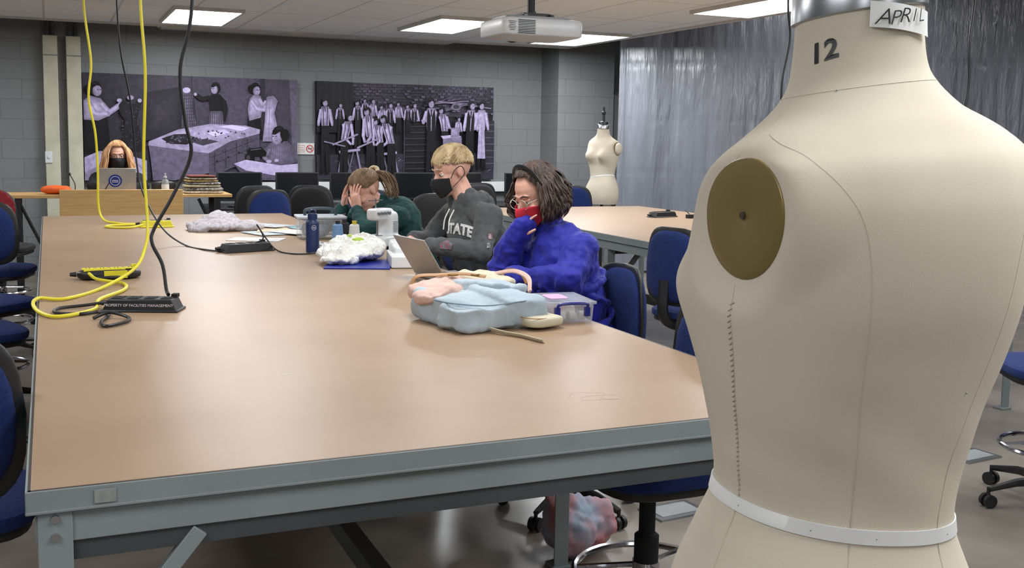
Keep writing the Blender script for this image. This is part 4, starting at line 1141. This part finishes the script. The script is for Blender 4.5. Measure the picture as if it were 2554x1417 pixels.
M_jeans = mat('dark_denim', (34,42,60), .9)
M_bmask = mat('black_mask_cloth', (24,24,27), .8)

# person in grey hoodie
M_hood = mat('charcoal_fleece', (84,86,87), .95, c2=(74,76,77), nscale=10, bump=.3, bscale=25, sheen=.1)
tP, MH, JO = person('person in charcoal hoodie and black mask at a sewing machine', (2.03,4.9,.69), (-1,-.18,0),
    (1.96,4.90,1.0), (1.91,4.92,1.19), (1.845,4.955,1.34), (-1,-.03,-.34), (-.22,0,1),
    [((1.95,4.72,1.12),(1.87,4.63,.965),(1.68,4.84,.985),(-.55,.8,-.1),(-.1,0,-1),(-.8,-.4,0),.5),
     ((1.92,5.10,1.12),(1.80,5.17,.97),(1.67,5.03,.995),(-.8,-.6,-.12),(0,0,-1),(-.6,.7,0),.5)],
    M_hood, M_jeans, hood=1, loose=1.06)
eyes(tP, MH); mask(tP, MH, M_bmask)
M_blond = hm('blond_hair', (206,184,142), (158,132,94))
hair(tP, MH, M_blond, lambda a: dg(52)+dg(32)*min(1,abs(a)/1.5)+dg(26)*max(0,(abs(a)-1.7)/1.4), lambda a: .026 if abs(a) < .8 else .006, 900, puff=-.001, rl=.0028, curl=.003, seed=3, crown=(.15,.7,.7), flare=.004, rough=.08)
g = MB()
for dy in (-.035,.03): g.tube(catmull([V((1.825,4.90+dy,1.15)), V((1.795,4.885+dy,1.10)), V((1.785,4.87+dy*1.2,1.05))],5), .0035, 6)
g.obj('drawstring', tP, M_paper, world=True)
bpy.context.view_layer.update()
dgp = bpy.context.evaluated_depsgraph_get()
ev = JO.evaluated_get(dgp); mev = ev.to_mesh()
off_p = TL[tP.name]
BV = BVHTree.FromPolygons([v.co+off_p for v in mev.vertices], [tuple(q.vertices) for q in mev.polygons])
ev.to_mesh_clear()
def chest_text(name, geo, c, d, m, curve=0, off=.004):
    vs, fc = geo; d = V((d[0],d[1],0)).normalized(); r = V((-d.y, d.x, 0)); c = V(c)
    bm = bmesh.new(); bv = [bm.verts.new(v) for v in vs]
    for f in fc:
        try: bm.faces.new([bv[i] for i in f])
        except ValueError: pass
    bmesh.ops.triangulate(bm, faces=bm.faces)
    for k in range(3):
        le = [e for e in bm.edges if e.calc_length() > .008]
        if le: bmesh.ops.subdivide_edges(bm, edges=le, cuts=1); bmesh.ops.triangulate(bm, faces=bm.faces)
    bm.verts.ensure_lookup_table()
    idx = {v: i for i, v in enumerate(bm.verts)}; out = []
    for v in bm.verts:
        q = c+r*v.co.x+V((0,0,v.co.y+curve*v.co.x**2))+d*.4
        hit, nrm, ii, dist = BV.ray_cast(q, -d)
        out.append((hit+d*off) if hit is not None and dist < .7 else q-d*.4)
    ff = [tuple(idx[v] for v in f.verts) for f in bm.faces]; bm.free()
    mb_ = MB(); mb_.add(out, ff)
    return mb_.obj(name, tP, m, world=True, smooth=False)
chest_text('chest_lettering', text_geo('STATE', .070, .95, .003), (1.82,4.83,1.055), (-.62,-.78), M_paper, -1.5)
chest_text('chest_crest', ([V((a*.030,b*.022,0)) for a, b in ((-1,-1),(1,-1),(1.2,.2),(0,1),(-1.2,.2))], [(0,1,2,3,4)]), (1.82,4.83,.995), (-.62,-.78), mat('crest_teal', (84,124,138), .8, c2=(150,70,70), nscale=90))
chest_text('sleeve_patch', ([V((a*.009,b*.012,0)) for a, b in ((-1,-1),(1,-1),(1,1),(-1,1))], [(0,1,2,3)]), (1.92,4.63,1.04), (-.3,-.95), mat('patch_red', (150,60,62), .8, c2=(190,190,190), nscale=160))
chest_text('sleeve_patch', ([V((a*.009,b*.012,0)) for a, b in ((-1,-1),(1,-1),(1,1),(-1,1))], [(0,1,2,3)]), (1.91,4.63,1.0), (-.3,-.95), mat('patch_white', (190,190,190), .8, c2=(60,60,64), nscale=160))

# person in blue jacket
M_rbj = mat('royal_blue_nylon', (34,38,152), .66, c2=(28,32,138), nscale=3, bump=.35, bscale=14, sheen=.1, spec=.3, bdist=.015)
tP, MH, JO = person('person in blue jacket and red mask leaning on one hand', (2.0,3.86,.69), (-1,-.1,0),
    (1.91,3.85,.975), (1.87,3.89,1.13), (1.82,3.90,1.275), (-.93,-.22,-.42), (-.34,-.05,1),
    [((1.92,3.69,1.06),(1.83,3.61,.965),(1.67,3.80,.955),(-.8,.6,-.05),(0,0,-1),(-.5,-.8,0),.3),
     ((1.86,4.04,1.05),(1.69,3.94,.965),(1.745,3.865,1.165),None,None,None,.9)],
    M_rbj, M_jeans, loose=1.14, jdisp=[(.040,.11),(.012,.035)], baggy=1, jv=.006)
eyes(tP, MH, (70,50,36)); mask(tP, MH, mat('red_mask_cloth', (184,32,50), .85, c2=(182,31,49)))
glasses(tP, MH, mat('clear_frame', (196,188,178), .3), w=.0013)
M_dark = hm('dark_brown_hair', (78,58,48), (48,36,31))
hair(tP, MH, M_dark, lambda a: dg(42)+dg(48)*min(1,max(0,abs(a)-.6)/.7)+dg(10)*max(0,(abs(a)-1.6)/1.5), lambda a: .0 if abs(a) < 1.15 else .135, 820, puff=.005, rl=.0034, curl=.017, inward=.0, seed=5, crown=(0,.2,.95), flare=.030, wave=10, rough=.05)
MB().tube([MH @ V((.090*math.cos(a), -.022-.01*math.sin(a), .036+.107*math.sin(a))) for a in [dg(x) for x in range(-5,190,8)]], .004, 6, flat=2.2).obj('headband', tP, M_black, world=True)

# person in teal jacket
M_teal = mat('teal_fleece', (24,70,68), .9, c2=(18,56,56), nscale=8, bump=.3, bscale=25)
tP, MH, JO = person('person with brown ponytail, teal jacket, face resting in both hands', (2.07,6.15,.69), (-1,0,0),
    (1.94,6.12,.96), (1.83,6.13,1.085), (1.735,6.14,1.18), (-.84,-.20,-.56), (-.55,0,.82),
    [((1.88,5.95,1.03),(1.66,5.90,.955),(1.66,6.04,1.07),(-.15,.15,1),(.8,.4,.1),(.2,.8,0),.35),
     ((1.88,6.31,1.03),(1.60,6.40,.965),(1.63,6.24,1.08),(.05,-.2,1),(.8,-.5,.1),(.2,-.8,0),.35)],
    M_teal, M_jeans, loose=1.05)
eyes(tP, MH)
M_brown = hm('light_brown_hair', (146,120,92), (104,80,60))
hair(tP, MH, M_brown, lambda a: dg(46)+dg(50)*min(1,abs(a)/1.3), lambda a: .0, 620, puff=.001, rl=.003, curl=.002, seed=8, crown=(0,.8,.45), rough=.012)
g = MB()
rnd = random.Random(4)
for i in range(130):
    a = V((rnd.uniform(-.02,.02),rnd.uniform(-.02,.02),rnd.uniform(-.02,.02)))
    P0 = MH @ V((0,.10,.06))
    pts = catmull([P0+a*.4, P0+V((.05,-.03,-.005))+a*1.0, P0+V((.09,-.06,-.05))+a*1.5, P0+V((.11,-.08,-.12))+a*1.4],4)
    g.tube(pts, [.003]*(len(pts)-1)+[.001], 5)
g.obj('ponytail', tP, M_brown, world=True)
MB().torus(MH @ V((0,.115,.065)), .024, .014, V((0,.6,.8)), V((.8,-.5,.3)).normalized(), 24).obj('scrunchie', tP, mat('cream_scrunchie', (214,200,170), .9, c2=(150,120,80), nscale=30), world=True)

# instructor
M_blk = mat('black_knit', (24,24,28), .9)
tP, MH, JO = person('person with strawberry blond hair and black mask behind a laptop', (.61,10.92,.68), (0,-1,0),
    (.61,10.88,.98), (.61,10.86,1.135), (.61,10.80,1.285), (0,-1,-.12), (0,-.1,1),
    [((.79,10.86,1.06),(.84,10.70,.995),(.68,10.52,.985),(-.4,-.9,0),(0,0,-1),(-1,0,0),.4),
     ((.43,10.86,1.06),(.38,10.70,.995),(.54,10.52,.985),(.4,-.9,0),(0,0,-1),(1,0,0),.4)],
    M_blk, M_jeans)
eyes(tP, MH); mask(tP, MH, M_bmask); glasses(tP, MH, M_black)
M_straw = hm('strawberry_blond_hair', (216,170,122), (178,130,88))
hair(tP, MH, M_straw, lambda a: dg(52)+dg(38)*min(1,max(0,abs(a)-.6)/.5), lambda a: .0 if abs(a) < .9 else .235, 720, puff=.010, rl=.0058, curl=.014, seed=9, crown=(.1,.1,1), flare=.028, wave=8, rough=.05)

# ------------------------------------------------------------------ camera
dX = V((6023,177,-2633)).normalized()
dY = V((-1155,295,-2633)); dY = (dY-dX*dY.dot(dX)).normalized()
dZ = dX.cross(dY)
R = Matrix((dX,dY,dZ))
cam = bpy.data.cameras.new('camera'); cam.sensor_width = 36; cam.lens = 2633/2554*36
cam.shift_y = -85/2554; cam.clip_start = .02; cam.clip_end = 60
co = bpy.data.objects.new('camera', cam); COL.objects.link(co)
co.matrix_world = Matrix.Translation((0,0,1.5)) @ R.to_4x4()
SC.camera = co
w = bpy.data.worlds.new('w'); SC.world = w; w.use_nodes = True
w.node_tree.nodes['Background'].inputs[0].default_value = (.8,.85,.9,1)
w.node_tree.nodes['Background'].inputs[1].default_value = .15
SC.view_settings.view_transform = 'Standard'
SC.view_settings.exposure = 0
